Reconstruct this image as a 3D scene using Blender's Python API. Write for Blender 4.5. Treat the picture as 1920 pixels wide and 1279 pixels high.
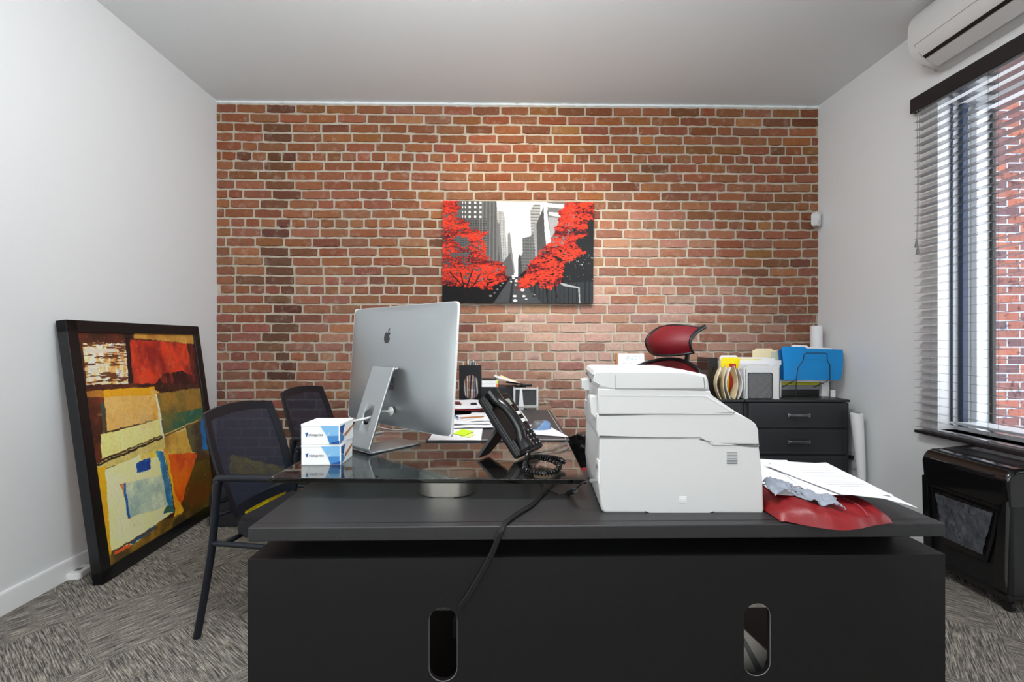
import bpy, bmesh, math, random
import numpy as np
from mathutils import Vector, Matrix, noise as mnoise
random.seed(7); rng = np.random.RandomState(5)
for o in list(bpy.data.objects): bpy.data.objects.remove(o)
scene = bpy.context.scene
COL = scene.collection
PI = math.pi
# ------------------------------------------------------------------ camera, world, light, exposure
CAMZ = 1.203; F = 870.0
YAW = 0.0172                       # the room is turned one degree against the camera
cam = bpy.data.cameras.new('camera'); cam.sensor_width = 36; cam.lens = 36 * F / 1920
cam.clip_start = 0.02; cam.clip_end = 100
camo = bpy.data.objects.new('camera', cam); COL.objects.link(camo)
camo.location = (0, 0, CAMZ); camo.rotation_euler = (PI / 2, 0, 0); scene.camera = camo
w = bpy.data.worlds.new('daylight'); scene.world = w; w.use_nodes = True
bg = w.node_tree.nodes['Background']; bg.inputs[0].default_value = (0.90, 0.94, 1.0, 1); bg.inputs[1].default_value = 3.6
vs = scene.view_settings
vs.view_transform = 'Standard'; vs.look = 'None'; vs.gamma = 1; vs.use_curve_mapping = False; vs.exposure = 0.0
def lamp(name, typ, loc, target, power, col=(1, 1, 1), **kw):
    l = bpy.data.lights.new(name, typ); l.energy = power; l.color = col
    for k, v in kw.items(): setattr(l, k, v)
    o = bpy.data.objects.new(name, l); COL.objects.link(o); o.location = loc
    o.rotation_euler = (Vector(target) - Vector(loc)).to_track_quat('-Z', 'Y').to_euler()
    return o
# daylight through the glazed front behind the camera
lamp('front_daylight', 'AREA', (-0.5, -1.75, 1.75), (-0.5, 3, 1.5), 62, (0.96, 0.985, 1.0), shape='RECTANGLE', size=3.4, size_y=2.0)
# ceiling lamps and one added fill (out of the frame above and behind the camera)
lamp('ceiling_lamp', 'AREA', (0.0, 0.9, 3.02), (0.0, 0.9, 0), 40, (0.98, 0.99, 1.0), shape='DISK', size=0.5)
lamp('ceiling_fill', 'AREA', (-0.1, 0.75, 2.45), (-0.2, 1.1, 3.05), 54, (0.97, 0.99, 1.0), shape='DISK', size=0.7)  # unseen up-facing fill, added to brighten the ceiling
lamp('wall_washer', 'SPOT', (0.12, 2.3, 3.0), (0.12, 3.6, 2.2), 95, (1.0, 0.78, 0.50), spot_size=math.radians(80), spot_blend=1.0, shadow_soft_size=0.12)
lamp('desk_spot', 'SPOT', (0.75, 1.9, 3.0), (0.85, 3.6, 1.15), 190, (0.96, 0.97, 1.0), spot_size=math.radians(66), spot_blend=1.0, shadow_soft_size=0.10)

# ------------------------------------------------------------------ helpers
def at(u, v, d): return Vector(((u - 960) / F * d, d, CAMZ - (v - 639.5) / F * d))
def onz(u, v, z): return at(u, v, (CAMZ - z) * F / (v - 639.5))
def R(x, y, z=0):                  # room coordinates to world
    c, s = math.cos(YAW), math.sin(YAW); return Vector((x * c - y * s, x * s + y * c, z))
def s2l(c):
    return tuple(((x / 12.92) if x <= 0.04045 else ((x + 0.055) / 1.055) ** 2.4) for x in c)
def rgb(r, g, b): return s2l((r / 255, g / 255, b / 255))
def mat(name, col, rough=0.5, metal=0.0, bump=0.0, bscale=200, var=0.06, vscale=8, coat=0.0, spec=0.5, alpha=None, trans=0, emis=None, ior=1.45):
    m = bpy.data.materials.new(name); m.use_nodes = True; nt = m.node_tree; N = nt.nodes; L = nt.links
    b = N['Principled BSDF']; b.inputs['Roughness'].default_value = rough; b.inputs['Metallic'].default_value = metal
    b.inputs['Coat Weight'].default_value = coat; b.inputs['Specular IOR Level'].default_value = spec
    b.inputs['Transmission Weight'].default_value = trans; b.inputs['IOR'].default_value = ior
    tc = N.new('ShaderNodeTexCoord')
    if var:
        n = N.new('ShaderNodeTexNoise'); n.inputs['Scale'].default_value = vscale; n.inputs['Detail'].default_value = 4
        L.new(tc.outputs['Object'], n.inputs['Vector'])
        mx = N.new('ShaderNodeMix'); mx.data_type = 'RGBA'
        mx.inputs['A'].default_value = tuple(max(0, c * (1 - var)) for c in col) + (1,)
        mx.inputs['B'].default_value = tuple(min(1, c * (1 + var)) for c in col) + (1,)
        L.new(n.outputs['Fac'], mx.inputs['Factor']); L.new(mx.outputs['Result'], b.inputs['Base Color'])
    else: b.inputs['Base Color'].default_value = tuple(col) + (1,)
    if bump:
        n2 = N.new('ShaderNodeTexNoise'); n2.inputs['Scale'].default_value = bscale; n2.inputs['Detail'].default_value = 3
        L.new(tc.outputs['Object'], n2.inputs['Vector'])
        bp = N.new('ShaderNodeBump'); bp.inputs['Strength'].default_value = bump; bp.inputs['Distance'].default_value = 0.002
        L.new(n2.outputs['Fac'], bp.inputs['Height']); L.new(bp.outputs['Normal'], b.inputs['Normal'])
    if alpha is not None: b.inputs['Alpha'].default_value = alpha
    if emis: b.inputs['Emission Color'].default_value = tuple(emis[0]) + (1,); b.inputs['Emission Strength'].default_value = emis[1]
    return m
def link(name, me, m, parent=None, smooth=None):
    o = bpy.data.objects.new(name, me); COL.objects.link(o)
    if m is not None and not me.materials: me.materials.append(m)
    if parent is not None: o.parent = parent
    if smooth is not None:
        me.polygons.foreach_set('use_smooth', [True] * len(me.polygons))
        try: me.set_sharp_from_angle(angle=math.radians(smooth))
        except Exception: pass
        if len(me.polygons) < 3000:
            wn_ = o.modifiers.new('normals', 'WEIGHTED_NORMAL'); wn_.keep_sharp = True
    return o
def build(name, bm, m, parent=None, smooth=40):
    bmesh.ops.recalc_face_normals(bm, faces=bm.faces[:])
    me = bpy.data.meshes.new(name); bm.to_mesh(me); bm.free()
    return link(name, me, m, parent, smooth)
def tag(o, label=None, cat=None, group=None, kind=None):
    if label: o['label'] = label
    if cat: o['category'] = cat
    if group: o['group'] = group
    if kind: o['kind'] = kind
    return o
def thing(name, label, cat, loc=(0, 0, 0), rz=0, group=None):
    o = bpy.data.objects.new(name, None); COL.objects.link(o); o.empty_display_size = 0.05
    o.location = loc; o.rotation_euler = (0, 0, rz); return tag(o, label, cat, group)
def move(bm, verts, M):
    for v in verts: v.co = M @ v.co
def box(bm, c, s, bev=0.0, seg=2, M=None):
    r = bmesh.ops.create_cube(bm, size=1); vs_ = r['verts']
    for v in vs_: v.co = Vector((v.co.x * s[0] + c[0], v.co.y * s[1] + c[1], v.co.z * s[2] + c[2]))
    if bev > 0:
        es = list({e for v in vs_ for e in v.link_edges})
        rr = bmesh.ops.bevel(bm, geom=es, offset=min(bev, min(s) * 0.49), segments=seg, affect='EDGES', profile=0.5)
        vs_ = list({v for f in rr['faces'] for v in f.verts} | {v for v in vs_ if v.is_valid})
    if M is not None: move(bm, vs_, M)
    return vs_
def bbox(name, c, s, m, parent=None, bev=0.002, rz=None, M=None):
    bm = bmesh.new(); box(bm, c, s, bev, 2, M); o = build(name, bm, m, parent); return o
def prism(bm, pts, y0, y1, bev=0.0, seg=2, M=None, plane='XZ'):
    """outline pts (x,z) extruded along y from y0 to y1"""
    def P(a, b, t):
        return {'XZ': (a, t, b), 'YZ': (t, a, b), 'XY': (a, b, t)}[plane]
    v0 = [bm.verts.new(P(a, b, y0)) for a, b in pts]; v1 = [bm.verts.new(P(a, b, y1)) for a, b in pts]
    n = len(pts); f0 = bm.faces.new(v0); f1 = bm.faces.new(v1[::-1])
    for i in range(n): bm.faces.new((v0[i], v1[i], v1[(i + 1) % n], v0[(i + 1) % n]))
    vs_ = v0 + v1
    if bev > 0:
        es = list(set(f0.edges) | set(f1.edges))
        rr = bmesh.ops.bevel(bm, geom=es, offset=bev, segments=seg, affect='EDGES', profile=0.5, clamp_overlap=True)
        vs_ = list({v for f in rr['faces'] for v in f.verts} | {v for v in vs_ if v.is_valid})
    if M is not None: move(bm, vs_, M)
    return vs_
def rrect(w_, h_, r, n=5, cx=0, cy=0):
    pts = []
    for (sx, sy, a0) in ((1, 1, 0), (-1, 1, 90), (-1, -1, 180), (1, -1, 270)):
        for k in range(n + 1):
            a = math.radians(a0 + 90 * k / n)
            pts.append((cx + sx * (w_ / 2 - r) + r * math.cos(a), cy + sy * (h_ / 2 - r) + r * math.sin(a)))
    return pts
def smooth_path(pts, n=8):
    P = [Vector(p) for p in pts]; P = [P[0] * 2 - P[1]] + P + [P[-1] * 2 - P[-2]]; out = []
    for i in range(1, len(P) - 2):
        a, b, c, d = P[i - 1:i + 3]
        for k in range(n):
            t = k / n
            out.append(0.5 * ((2 * b) + (-a + c) * t + (2 * a - 5 * b + 4 * c - d) * t * t + (-a + 3 * b - 3 * c + d) * t ** 3))
    out.append(P[-2]); return out
def frames(pts):
    T = []
    for i in range(len(pts)):
        t = (pts[min(i + 1, len(pts) - 1)] - pts[max(i - 1, 0)]).normalized(); T.append(t)
    n = T[0].orthogonal().normalized(); out = []
    for i, t in enumerate(T):
        n = (n - t * n.dot(t)); n = n.normalized() if n.length > 1e-6 else t.orthogonal().normalized()
        out.append((t, n, t.cross(n)))
    return out
def tube(bm, pts, r, seg=8, n=0, flat=None, up=None):
    pts = [Vector(p) for p in pts]
    if n: pts = smooth_path(pts, n)
    fr = frames(pts); rings = []
    for i, p in enumerate(pts):
        t, a, b = fr[i]
        if up is not None:
            b = Vector(up); b = (b - t * b.dot(t)).normalized(); a = b.cross(t)
        rr = r(i / (len(pts) - 1)) if callable(r) else r
        ra, rb = (rr, rr) if flat is None else (rr, rr * flat)
        rings.append([bm.verts.new(p + a * ra * math.cos(2 * PI * k / seg) + b * rb * math.sin(2 * PI * k / seg)) for k in range(seg)])
    for i in range(len(rings) - 1):
        for k in range(seg):
            bm.faces.new((rings[i][k], rings[i][(k + 1) % seg], rings[i + 1][(k + 1) % seg], rings[i + 1][k]))
    bm.faces.new(rings[0][::-1]); bm.faces.new(rings[-1])
def lathe(bm, prof, seg=24, c=(0, 0, 0), M=None):
    rings = []; vs_ = []
    for r, z in prof:
        ring = [bm.verts.new((c[0] + r * math.cos(2 * PI * k / seg), c[1] + r * math.sin(2 * PI * k / seg), c[2] + z)) for k in range(seg)]
        rings.append(ring); vs_ += ring
    for i in range(len(rings) - 1):
        for k in range(seg):
            bm.faces.new((rings[i][k], rings[i][(k + 1) % seg], rings[i + 1][(k + 1) % seg], rings[i + 1][k]))
    bm.faces.new(rings[0][::-1]); bm.faces.new(rings[-1])
    if M is not None: move(bm, vs_, M)
def grid_surface(bm, fn, nu, nv, th=None):
    """fn(s,t)->Vector; optional thickness fn normal offset"""
    V = [[Vector(fn(i / nu, j / nv)) for j in range(nv + 1)] for i in range(nu + 1)]
    def nrm(i, j):
        a = V[min(i + 1, nu)][j] - V[max(i - 1, 0)][j]; b = V[i][min(j + 1, nv)] - V[i][max(j - 1, 0)]
        c = a.cross(b); return c.normalized() if c.length > 1e-9 else Vector((0, 0, 1))
    A = [[bm.verts.new(V[i][j]) for j in range(nv + 1)] for i in range(nu + 1)]
    for i in range(nu):
        for j in range(nv): bm.faces.new((A[i][j], A[i + 1][j], A[i + 1][j + 1], A[i][j + 1]))
    if th:
        B = [[bm.verts.new(V[i][j] - nrm(i, j) * th) for j in range(nv + 1)] for i in range(nu + 1)]
        for i in range(nu):
            for j in range(nv): bm.faces.new((B[i][j], B[i][j + 1], B[i + 1][j + 1], B[i + 1][j]))
        for i in range(nu):
            bm.faces.new((A[i][0], B[i][0], B[i + 1][0], A[i + 1][0])); bm.faces.new((A[i][nv], A[i + 1][nv], B[i + 1][nv], B[i][nv]))
        for j in range(nv):
            bm.faces.new((A[0][j], A[0][j + 1], B[0][j + 1], B[0][j])); bm.faces.new((A[nu][j], B[nu][j], B[nu][j + 1], A[nu][j + 1]))
def frame_mat(o, x, y):
    x = Vector(x).normalized(); z = x.cross(Vector(y)).normalized(); y = z.cross(x)
    return Matrix(((x.x, y.x, z.x, o[0]), (x.y, y.y, z.y, o[1]), (x.z, y.z, z.z, o[2]), (0, 0, 0, 1)))
_txt = {}
def text_mesh(s, size, th=0.0002):
    cu = bpy.data.curves.new('lettering', 'FONT'); cu.body = s; cu.size = size; cu.extrude = th; cu.resolution_u = 3
    o = bpy.data.objects.new('lettering', cu); COL.objects.link(o)
    me = bpy.data.meshes.new_from_object(o.evaluated_get(bpy.context.evaluated_depsgraph_get()))
    bpy.data.objects.remove(o); return me
def vnoise(shape_xy, sx, sy, seed=0, octv=3):
    """value noise sampled on coordinate arrays"""
    X, Y = shape_xy; out = np.zeros_like(X); amp = 1; tot = 0
    for o_ in range(octv):
        r = np.random.RandomState(seed * 31 + o_); T = r.rand(257, 257)
        x = (X * sx * 2 ** o_) % 256; y = (Y * sy * 2 ** o_) % 256
        x0 = x.astype(int); y0 = y.astype(int); fx = x - x0; fy = y - y0; fx = fx * fx * (3 - 2 * fx); fy = fy * fy * (3 - 2 * fy)
        out += amp * (T[y0, x0] * (1 - fx) * (1 - fy) + T[y0, x0 + 1] * fx * (1 - fy) + T[y0 + 1, x0] * (1 - fx) * fy + T[y0 + 1, x0 + 1] * fx * fy)
        tot += amp; amp *= 0.55
    return out / tot
def poly_mask(X, Y, pts):
    m = np.zeros(X.shape, bool); n = len(pts)
    for i in range(n):
        x0, y0 = pts[i]; x1, y1 = pts[(i + 1) % n]
        if y0 == y1: continue
        c = ((y0 > Y) != (y1 > Y)) & (X < (x1 - x0) * (Y - y0) / (y1 - y0) + x0); m ^= c
    return m
def painted(name, O, wx, hy, img, m, parent, relief=None):
    """flat picture mesh: O top-left, wx vector along width, hy vector down; img (ny,nx,3) srgb 0-1 is the printed artwork"""
    ny, nx = img.shape[:2]; O = np.array(O); wx = np.array(wx); hy = np.array(hy)
    s = np.linspace(0, 1, nx)[None, :, None]; t = np.linspace(0, 1, ny)[:, None, None]
    co = O + wx * s + hy * t
    if relief is not None:
        nn = np.cross(hy, wx); nn = nn / np.linalg.norm(nn); co = co + nn * relief[:, :, None]
    idx = np.arange(nx * ny).reshape(ny, nx)
    f = np.stack([idx[:-1, :-1], idx[1:, :-1], idx[1:, 1:], idx[:-1, 1:]], -1).reshape(-1, 4)
    me = bpy.data.meshes.new(name); me.vertices.add(nx * ny); me.vertices.foreach_set('co', co.reshape(-1))
    me.loops.add(f.size); me.loops.foreach_set('vertex_index', f.reshape(-1).astype(np.int32))
    me.polygons.add(len(f)); me.polygons.foreach_set('loop_start', np.arange(0, f.size, 4, dtype=np.int32)); me.update(calc_edges=True)
    ca = me.color_attributes.new('print', 'FLOAT_COLOR', 'POINT')
    lin = np.where(img <= 0.04045, img / 12.92, ((np.clip(img, 0, 1) + 0.055) / 1.055) ** 2.4)
    ca.data.foreach_set('color', np.concatenate([lin, np.ones((ny, nx, 1))], -1).reshape(-1).astype(np.float32))
    me.update(); return link(name, me, m, parent, None)
def attr_mat(name, attr, rough=0.5, coat=0, bump=0):
    m = mat(name, (0.5,) * 3, rough, var=0, coat=coat, bump=bump, bscale=300)
    a = m.node_tree.nodes.new('ShaderNodeAttribute'); a.attribute_name = attr
    m.node_tree.links.new(a.outputs['Color'], m.node_tree.nodes['Principled BSDF'].inputs['Base Color']); return m

# ------------------------------------------------------------------ materials
M_wall = mat('painted_white_wall', rgb(230, 232, 233), 0.6, bump=0.15, bscale=120, var=0.01)
M_ceil = mat('matte_white_ceiling', rgb(225, 230, 231), 0.75, bump=0.1, bscale=90, var=0.01)
M_trim = mat('white_gloss_trim', rgb(235, 235, 236), 0.35, var=0.01)
M_black = mat('black_laminate', rgb(40, 40, 41), 0.42, bump=0.25, bscale=600, var=0.12, vscale=40)
M_panel = mat('black_laminate_shaded', rgb(19, 19, 20), 0.45, bump=0.2, bscale=600, var=0.12, vscale=40, spec=0.35)  # darker copy of the desk laminate, shade of the front put into its colour
M_blackwood = mat('black_stained_wood', rgb(17, 18, 21), 0.3, var=0.15, vscale=14, coat=0.2)
M_plastic = mat('black_plastic', rgb(22, 22, 23), 0.35, var=0.08)
M_glossb = mat('gloss_black_plastic', rgb(14, 14, 15), 0.14, var=0.05, coat=0.4)
M_metalb = mat('black_powder_coat', rgb(20, 22, 26), 0.38, bump=0.1, bscale=800, var=0.08)
M_white = mat('white_plastic', rgb(226, 226, 225), 0.42, bump=0.06, bscale=900, var=0.01)
M_white2 = mat('soft_white_plastic', rgb(208, 208, 207), 0.38, bump=0.04, bscale=900, var=0.01)
M_seam = mat('grey_seam', rgb(120, 120, 120), 0.6, var=0.02)
M_alu = mat('brushed_aluminium', rgb(176, 181, 183), 0.42, metal=0.9, var=0.02, bump=0.05, bscale=900)
M_steel = mat('brushed_steel', rgb(200, 196, 186), 0.28, metal=1.0, var=0.08, vscale=30)
M_paper = mat('white_paper', rgb(232, 232, 234), 0.7, var=0.01)
M_cream = mat('cream_paper', rgb(240, 226, 188), 0.7, var=0.03)
M_card = mat('white_cardboard', rgb(238, 238, 238), 0.55, var=0.02)
M_red = mat('red_nylon', rgb(120, 17, 22), 0.45, var=0.25, vscale=18, bump=1.0, bscale=26)
M_redmesh = mat('red_mesh_fabric', rgb(140, 22, 34), 0.55, var=0.2, vscale=30)
M_yellow = mat('yellow_plastic', rgb(246, 226, 10), 0.4, var=0.05)
M_blue = mat('blue_folder_card', rgb(0, 128, 196), 0.5, var=0.05)
M_grey = mat('grey_fabric', rgb(132, 138, 150), 0.75, var=0.25, vscale=40, bump=0.3, bscale=300)
M_dark = mat('charcoal_leatherette', rgb(62, 62, 64), 0.5, var=0.1, bump=0.2, bscale=500)
M_thread = mat('white_stitching', rgb(215, 215, 215), 0.7, var=0.02)
M_ink = mat('printed_ink', rgb(70, 74, 84), 0.6, var=0.1)
M_wood = mat('light_brown_wood', rgb(170, 110, 60), 0.5, var=0.15)
M_pale = mat('pale_wood', rgb(205, 200, 190), 0.5, var=0.1)

# ------------------------------------------------------------------ setting
XL, XR, YB, YF, ZC = -2.208, 2.469, 3.612, -1.95, 3.05
def shell(name, bm, m, smooth=40):
    o = build(name, bm, m, None, smooth); o.rotation_euler = (0, 0, YAW); o['kind'] = 'structure'; return o
# carpet of woven tiles, streaks turning from tile to tile
Mc = mat('carpet_tiles', (0.1,) * 3, 0.95, var=0, bump=0, spec=0.1); nt = Mc.node_tree; N = nt.nodes; L = nt.links
tc = N.new('ShaderNodeTexCoord'); mp = N.new('ShaderNodeMapping'); mp.inputs['Rotation'].default_value = (0, 0, math.radians(38)); L.new(tc.outputs['Object'], mp.inputs[0])
chk = N.new('ShaderNodeTexChecker'); chk.inputs['Scale'].default_value = 2.2; L.new(mp.outputs[0], chk.inputs['Vector'])
def streak(sx, sy):
    m2 = N.new('ShaderNodeMapping'); m2.inputs['Scale'].default_value = (sx, sy, 1); L.new(mp.outputs[0], m2.inputs[0])
    n = N.new('ShaderNodeTexNoise'); n.inputs['Scale'].default_value = 1; n.inputs['Detail'].default_value = 5; n.inputs['Roughness'].default_value = 0.75; L.new(m2.outputs[0], n.inputs['Vector']); return n
a = streak(11, 210); b2 = streak(210, 11)
mx = N.new('ShaderNodeMix'); L.new(chk.outputs['Fac'], mx.inputs[0]); L.new(a.outputs['Fac'], mx.inputs[2]); L.new(b2.outputs['Fac'], mx.inputs[3])
fine = N.new('ShaderNodeTexNoise'); fine.inputs['Scale'].default_value = 420; L.new(tc.outputs['Object'], fine.inputs['Vector'])
ad = N.new('ShaderNodeMath'); ad.operation = 'MULTIPLY_ADD'; ad.inputs[1].default_value = 0.3; L.new(fine.outputs['Fac'], ad.inputs[0]); L.new(mx.outputs[0], ad.inputs[2])
cr = N.new('ShaderNodeValToRGB'); e = cr.color_ramp.elements
e[0].position = 0.50; e[0].color = rgb(40, 40, 42) + (1,); e[1].position = 0.84; e[1].color = rgb(196, 190, 176) + (1,)
k = e.new(0.62); k.color = rgb(98, 94, 90) + (1,); k = e.new(0.70); k.color = rgb(146, 140, 130) + (1,)
L.new(ad.outputs[0], cr.inputs[0]); L.new(cr.outputs[0], N['Principled BSDF'].inputs['Base Color'])
bp = N.new('ShaderNodeBump'); bp.inputs['Strength'].default_value = 0.5; bp.inputs['Distance'].default_value = 0.004; L.new(ad.outputs[0], bp.inputs['Height']); L.new(bp.outputs[0], N['Principled BSDF'].inputs['Normal'])
bm = bmesh.new(); box(bm, ((XL + XR) / 2, (YF + YB) / 2, -0.05), (XR - XL + 0.4, YB - YF + 0.4, 0.1)); shell('floor', bm, Mc)
bm = bmesh.new(); box(bm, ((XL + XR) / 2, (YF + YB) / 2, ZC + 0.05), (XR - XL + 0.4, YB - YF + 0.4, 0.1)); shell('ceiling', bm, M_ceil)
bm = bmesh.new(); box(bm, (XL - 0.05, (YF + YB) / 2, ZC / 2), (0.1, YB - YF, ZC)); shell('wall_left', bm, M_wall)
bm = bmesh.new(); box(bm, ((XL + XR) / 2, YF - 0.05, ZC / 2), (XR - XL + 0.2, 0.1, ZC)); shell('wall_front', bm, M_wall)
# right wall with the window opening
WY0, WY1, WZ0, WZ1, WT = 1.15, 2.60, 0.70, 2.545, 0.30
bm = bmesh.new()
for y0, y1, z0, z1 in ((YF, WY0, 0, ZC), (WY1, YB, 0, ZC), (WY0, WY1, 0, WZ0), (WY0, WY1, WZ1, ZC)):
    box(bm, (XR + WT / 2, (y0 + y1) / 2, (z0 + z1) / 2), (WT, y1 - y0, z1 - z0))
shell('wall_right', bm, M_wall)
def baseboard(name, x, y0, y1, sgn):
    bm = bmesh.new(); prism(bm, [(x, 0), (x + sgn * 0.014, 0), (x + sgn * 0.014, 0.088), (x + sgn * 0.006, 0.10), (x, 0.10)], y0, y1); shell(name, bm, M_trim)
baseboard('baseboard_left', XL, YF, YB - 0.02, 1); baseboard('baseboard_right', XR, YF, YB - 0.02, -1)

# brick wall: every brick modelled, one mesh
M_brick = attr_mat('old_red_brick', 'brick', 0.85); nt = M_brick.node_tree; N = nt.nodes; L = nt.links
tc = N.new('ShaderNodeTexCoord'); n1 = N.new('ShaderNodeTexNoise'); n1.inputs['Scale'].default_value = 45; n1.inputs['Detail'].default_value = 6; n1.inputs['Roughness'].default_value = 0.7; L.new(tc.outputs['Object'], n1.inputs['Vector'])
n2 = N.new('ShaderNodeTexNoise'); n2.inputs['Scale'].default_value = 16; n2.inputs['Detail'].default_value = 8; n2.inputs['Roughness'].default_value = 0.72; L.new(tc.outputs['Object'], n2.inputs['Vector'])
mu = N.new('ShaderNodeMix'); mu.data_type = 'RGBA'; mu.blend_type = 'MULTIPLY'; mu.inputs[0].default_value = 0.75
r1 = N.new('ShaderNodeValToRGB'); r1.color_ramp.elements[0].position = 0.3; r1.color_ramp.elements[0].color = (0.74, 0.72, 0.70, 1); r1.color_ramp.elements[1].position = 0.65; r1.color_ramp.elements[1].color = (1.12, 1.10, 1.08, 1)
att = [x for x in N if x.type == 'ATTRIBUTE'][0]; P_ = N['Principled BSDF']
L.new(n1.outputs['Fac'], r1.inputs[0]); L.new(att.outputs['Color'], mu.inputs['A']); L.new(r1.outputs[0], mu.inputs['B'])
# chalky lime residue left on the brick faces
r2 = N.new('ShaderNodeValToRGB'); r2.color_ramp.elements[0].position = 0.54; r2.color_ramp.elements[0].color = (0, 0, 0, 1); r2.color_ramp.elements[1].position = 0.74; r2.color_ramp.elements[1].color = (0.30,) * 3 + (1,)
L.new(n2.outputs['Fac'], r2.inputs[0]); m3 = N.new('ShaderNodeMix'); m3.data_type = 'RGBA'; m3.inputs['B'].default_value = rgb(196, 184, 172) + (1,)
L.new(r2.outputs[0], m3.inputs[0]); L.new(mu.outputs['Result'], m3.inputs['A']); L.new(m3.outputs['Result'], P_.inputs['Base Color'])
bp = N.new('ShaderNodeBump'); bp.inputs['Strength'].default_value = 0.6; bp.inputs['Distance'].default_value = 0.004; L.new(n1.outputs['Fac'], bp.inputs['Height']); L.new(bp.outputs[0], P_.inputs['Normal'])
verts = []; faces = []; cols = []
PITCH = 0.0735; zrow = ZC - 0.026; row = 0
def wob(x, z): return 0.0025 * mnoise.noise(Vector((x * 1.7, z * 0.5, 3.0))) * 2
while zrow > 0:
    z1 = zrow; z0 = zrow - PITCH + 0.011
    hdr = row % 7 == 5
    x = XL - random.random() * 0.2
    while x < XR:
        L_ = (0.103 if hdr else 0.212) * random.uniform(0.965, 1.035)
        if random.random() < 0.09 and not hdr: L_ *= random.choice((0.5, 0.55, 0.75))
        a0, a1 = max(x, XL), min(x + L_, XR); zj_ = random.uniform(-0.0015, 0.0015)
        if a1 - a0 > 0.02:
            j = lambda s=0.002: random.uniform(-s, s)
            d = random.uniform(0.005, 0.011); nx_ = 6 if a1 - a0 > 0.13 else 3
            front = []
            b = 0.004
            base = len(verts); n_ = nx_ + 1
            # rows: outer bottom, inner bottom, mid, inner top, outer top
            ends = (random.uniform(0, 0.006), random.uniform(0, 0.006))
            for r_, (zz, dd) in enumerate(((z0, 0), (z0 + b, d), ((z0 + z1) / 2, d + j(.001)), (z1 - b, d), (z1, 0))):
                for c_ in range(n_):
                    t = c_ / nx_; xx = a0 + (a1 - a0) * t
                    rnd = 0.0
                    if r_ in (0, 4) and c_ in (0, nx_): rnd = 0.004 + ends[0 if c_ == 0 else 1] * 0.9
                    zz2 = zz + zj_ + wob(xx, zz) + (rnd if r_ == 0 else -rnd if r_ == 4 else 0) + (j(0.0026) if r_ != 2 else 0)
                    dd2 = dd if 0 < c_ < nx_ else dd
                    xi = xx + (b * 0.9 if c_ == 0 else -b * 0.9 if c_ == nx_ else 0) * (1 if r_ in (1, 2, 3) else 0.6) + (j(0.0015) if c_ in (0, nx_) else 0)
                    verts.append((xi, YB - dd2 + j(0.0006), zz2))
                    
            for r_ in range(4):
                for c_ in range(nx_):
                    q = base + r_ * n_ + c_; faces.append((q, q + 1, q + n_ + 1, q + n_))
            # ends down to the mortar
            for c_, sgn in ((0, -1), (nx_, 1)):
                e0 = len(verts)
                for r_ in range(5):
                    vx = verts[base + r_ * n_ + c_]; verts.append((vx[0] + sgn * b * 0.6, YB + 0.002, vx[2]))
                for r_ in range(4):
                    q = base + r_ * n_ + c_; faces.append((q, q + n_, e0 + r_ + 1, e0 + r_) if sgn < 0 else (q, e0 + r_, e0 + r_ + 1, q + n_))
            # brick body colour
            up_ = min(1, max(0, (z1 - 1.0) / 1.6)); h = random.random()
            c0 = np.array((168, 108, 86)) * (1 - up_) + np.array((168, 100, 62)) * up_
            c0 = c0 + rng.uniform(-11, 11) + np.array((rng.uniform(-8, 8), rng.uniform(-6, 6), rng.uniform(-8, 8)))
            if h < 0.07: c0 = c0 * 0.84
            elif h < 0.16: c0 = c0 * 0.8 + np.array((150, 126, 100)) * 0.2
            elif h < 0.3: c0 = c0 * np.array((1.06, 1.12, 1.02))
            xm = (a0 + a1) / 2
            if abs(xm + 1.70) < 0.075: c0 = c0 * 0.74        # old soot stain where a flue once ran
            c0 = c0 * 0.77
            whitening = max(0, 0.55 - math.hypot((xm - 0.75) / 3.2, (z1 - 1.15) / 1.9)) * 1.5 + 0.25 * mnoise.noise(Vector((xm * 1.3, z1 * 2.1, 9)))  # bricks whiter towards lower right of centre, fading outwards
            whitening = min(0.62, max(0, whitening * random.uniform(0.3, 1.35))); c0 = c0 * (1 - whitening) + np.array((206, 184, 176)) * whitening
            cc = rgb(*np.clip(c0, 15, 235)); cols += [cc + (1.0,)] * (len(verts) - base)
        x += L_ + 0.011
    zrow -= PITCH; row += 1
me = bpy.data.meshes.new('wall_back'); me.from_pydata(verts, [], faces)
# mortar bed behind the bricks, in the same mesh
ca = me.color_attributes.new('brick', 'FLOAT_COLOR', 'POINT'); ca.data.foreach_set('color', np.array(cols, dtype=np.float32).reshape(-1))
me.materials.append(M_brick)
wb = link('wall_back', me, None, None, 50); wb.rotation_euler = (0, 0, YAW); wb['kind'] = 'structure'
M_mortar = mat('lime_mortar', rgb(176, 166, 150), 0.95, var=0.22, vscale=14, bump=1.0, bscale=130)
bm = bmesh.new()
nxm, nzm = 230, 150
W_ = XR - XL
def mort(s, t):
    x = XL + W_ * s; z = ZC * t
    return (x, YB - 0.0005 - 0.0022 * (0.5 + 0.5 * mnoise.noise(Vector((x * 30, z * 30, 0)))) - 0.0014 * mnoise.noise(Vector((x * 8, z * 8, 4))), z)
grid_surface(bm, mort, nxm, nzm); box(bm, ((XL + XR) / 2, YB + 0.06, ZC / 2), (W_ + 0.2, 0.1, ZC)); shell('wall_back_mortar', bm, M_mortar)
# ragged plaster bead where the brick meets the ceiling
bm = bmesh.new()
tube(bm, [(XL + W_ * i / 160, YB - 0.004, ZC - 0.006 - 0.006 * abs(mnoise.noise(Vector((i * 0.35, 0, 0))))) for i in range(161)], lambda t: 0.011 + 0.008 * mnoise.noise(Vector((t * 90, 1, 0))), 6)
shell('trim_1', bm, M_ceil)

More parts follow.
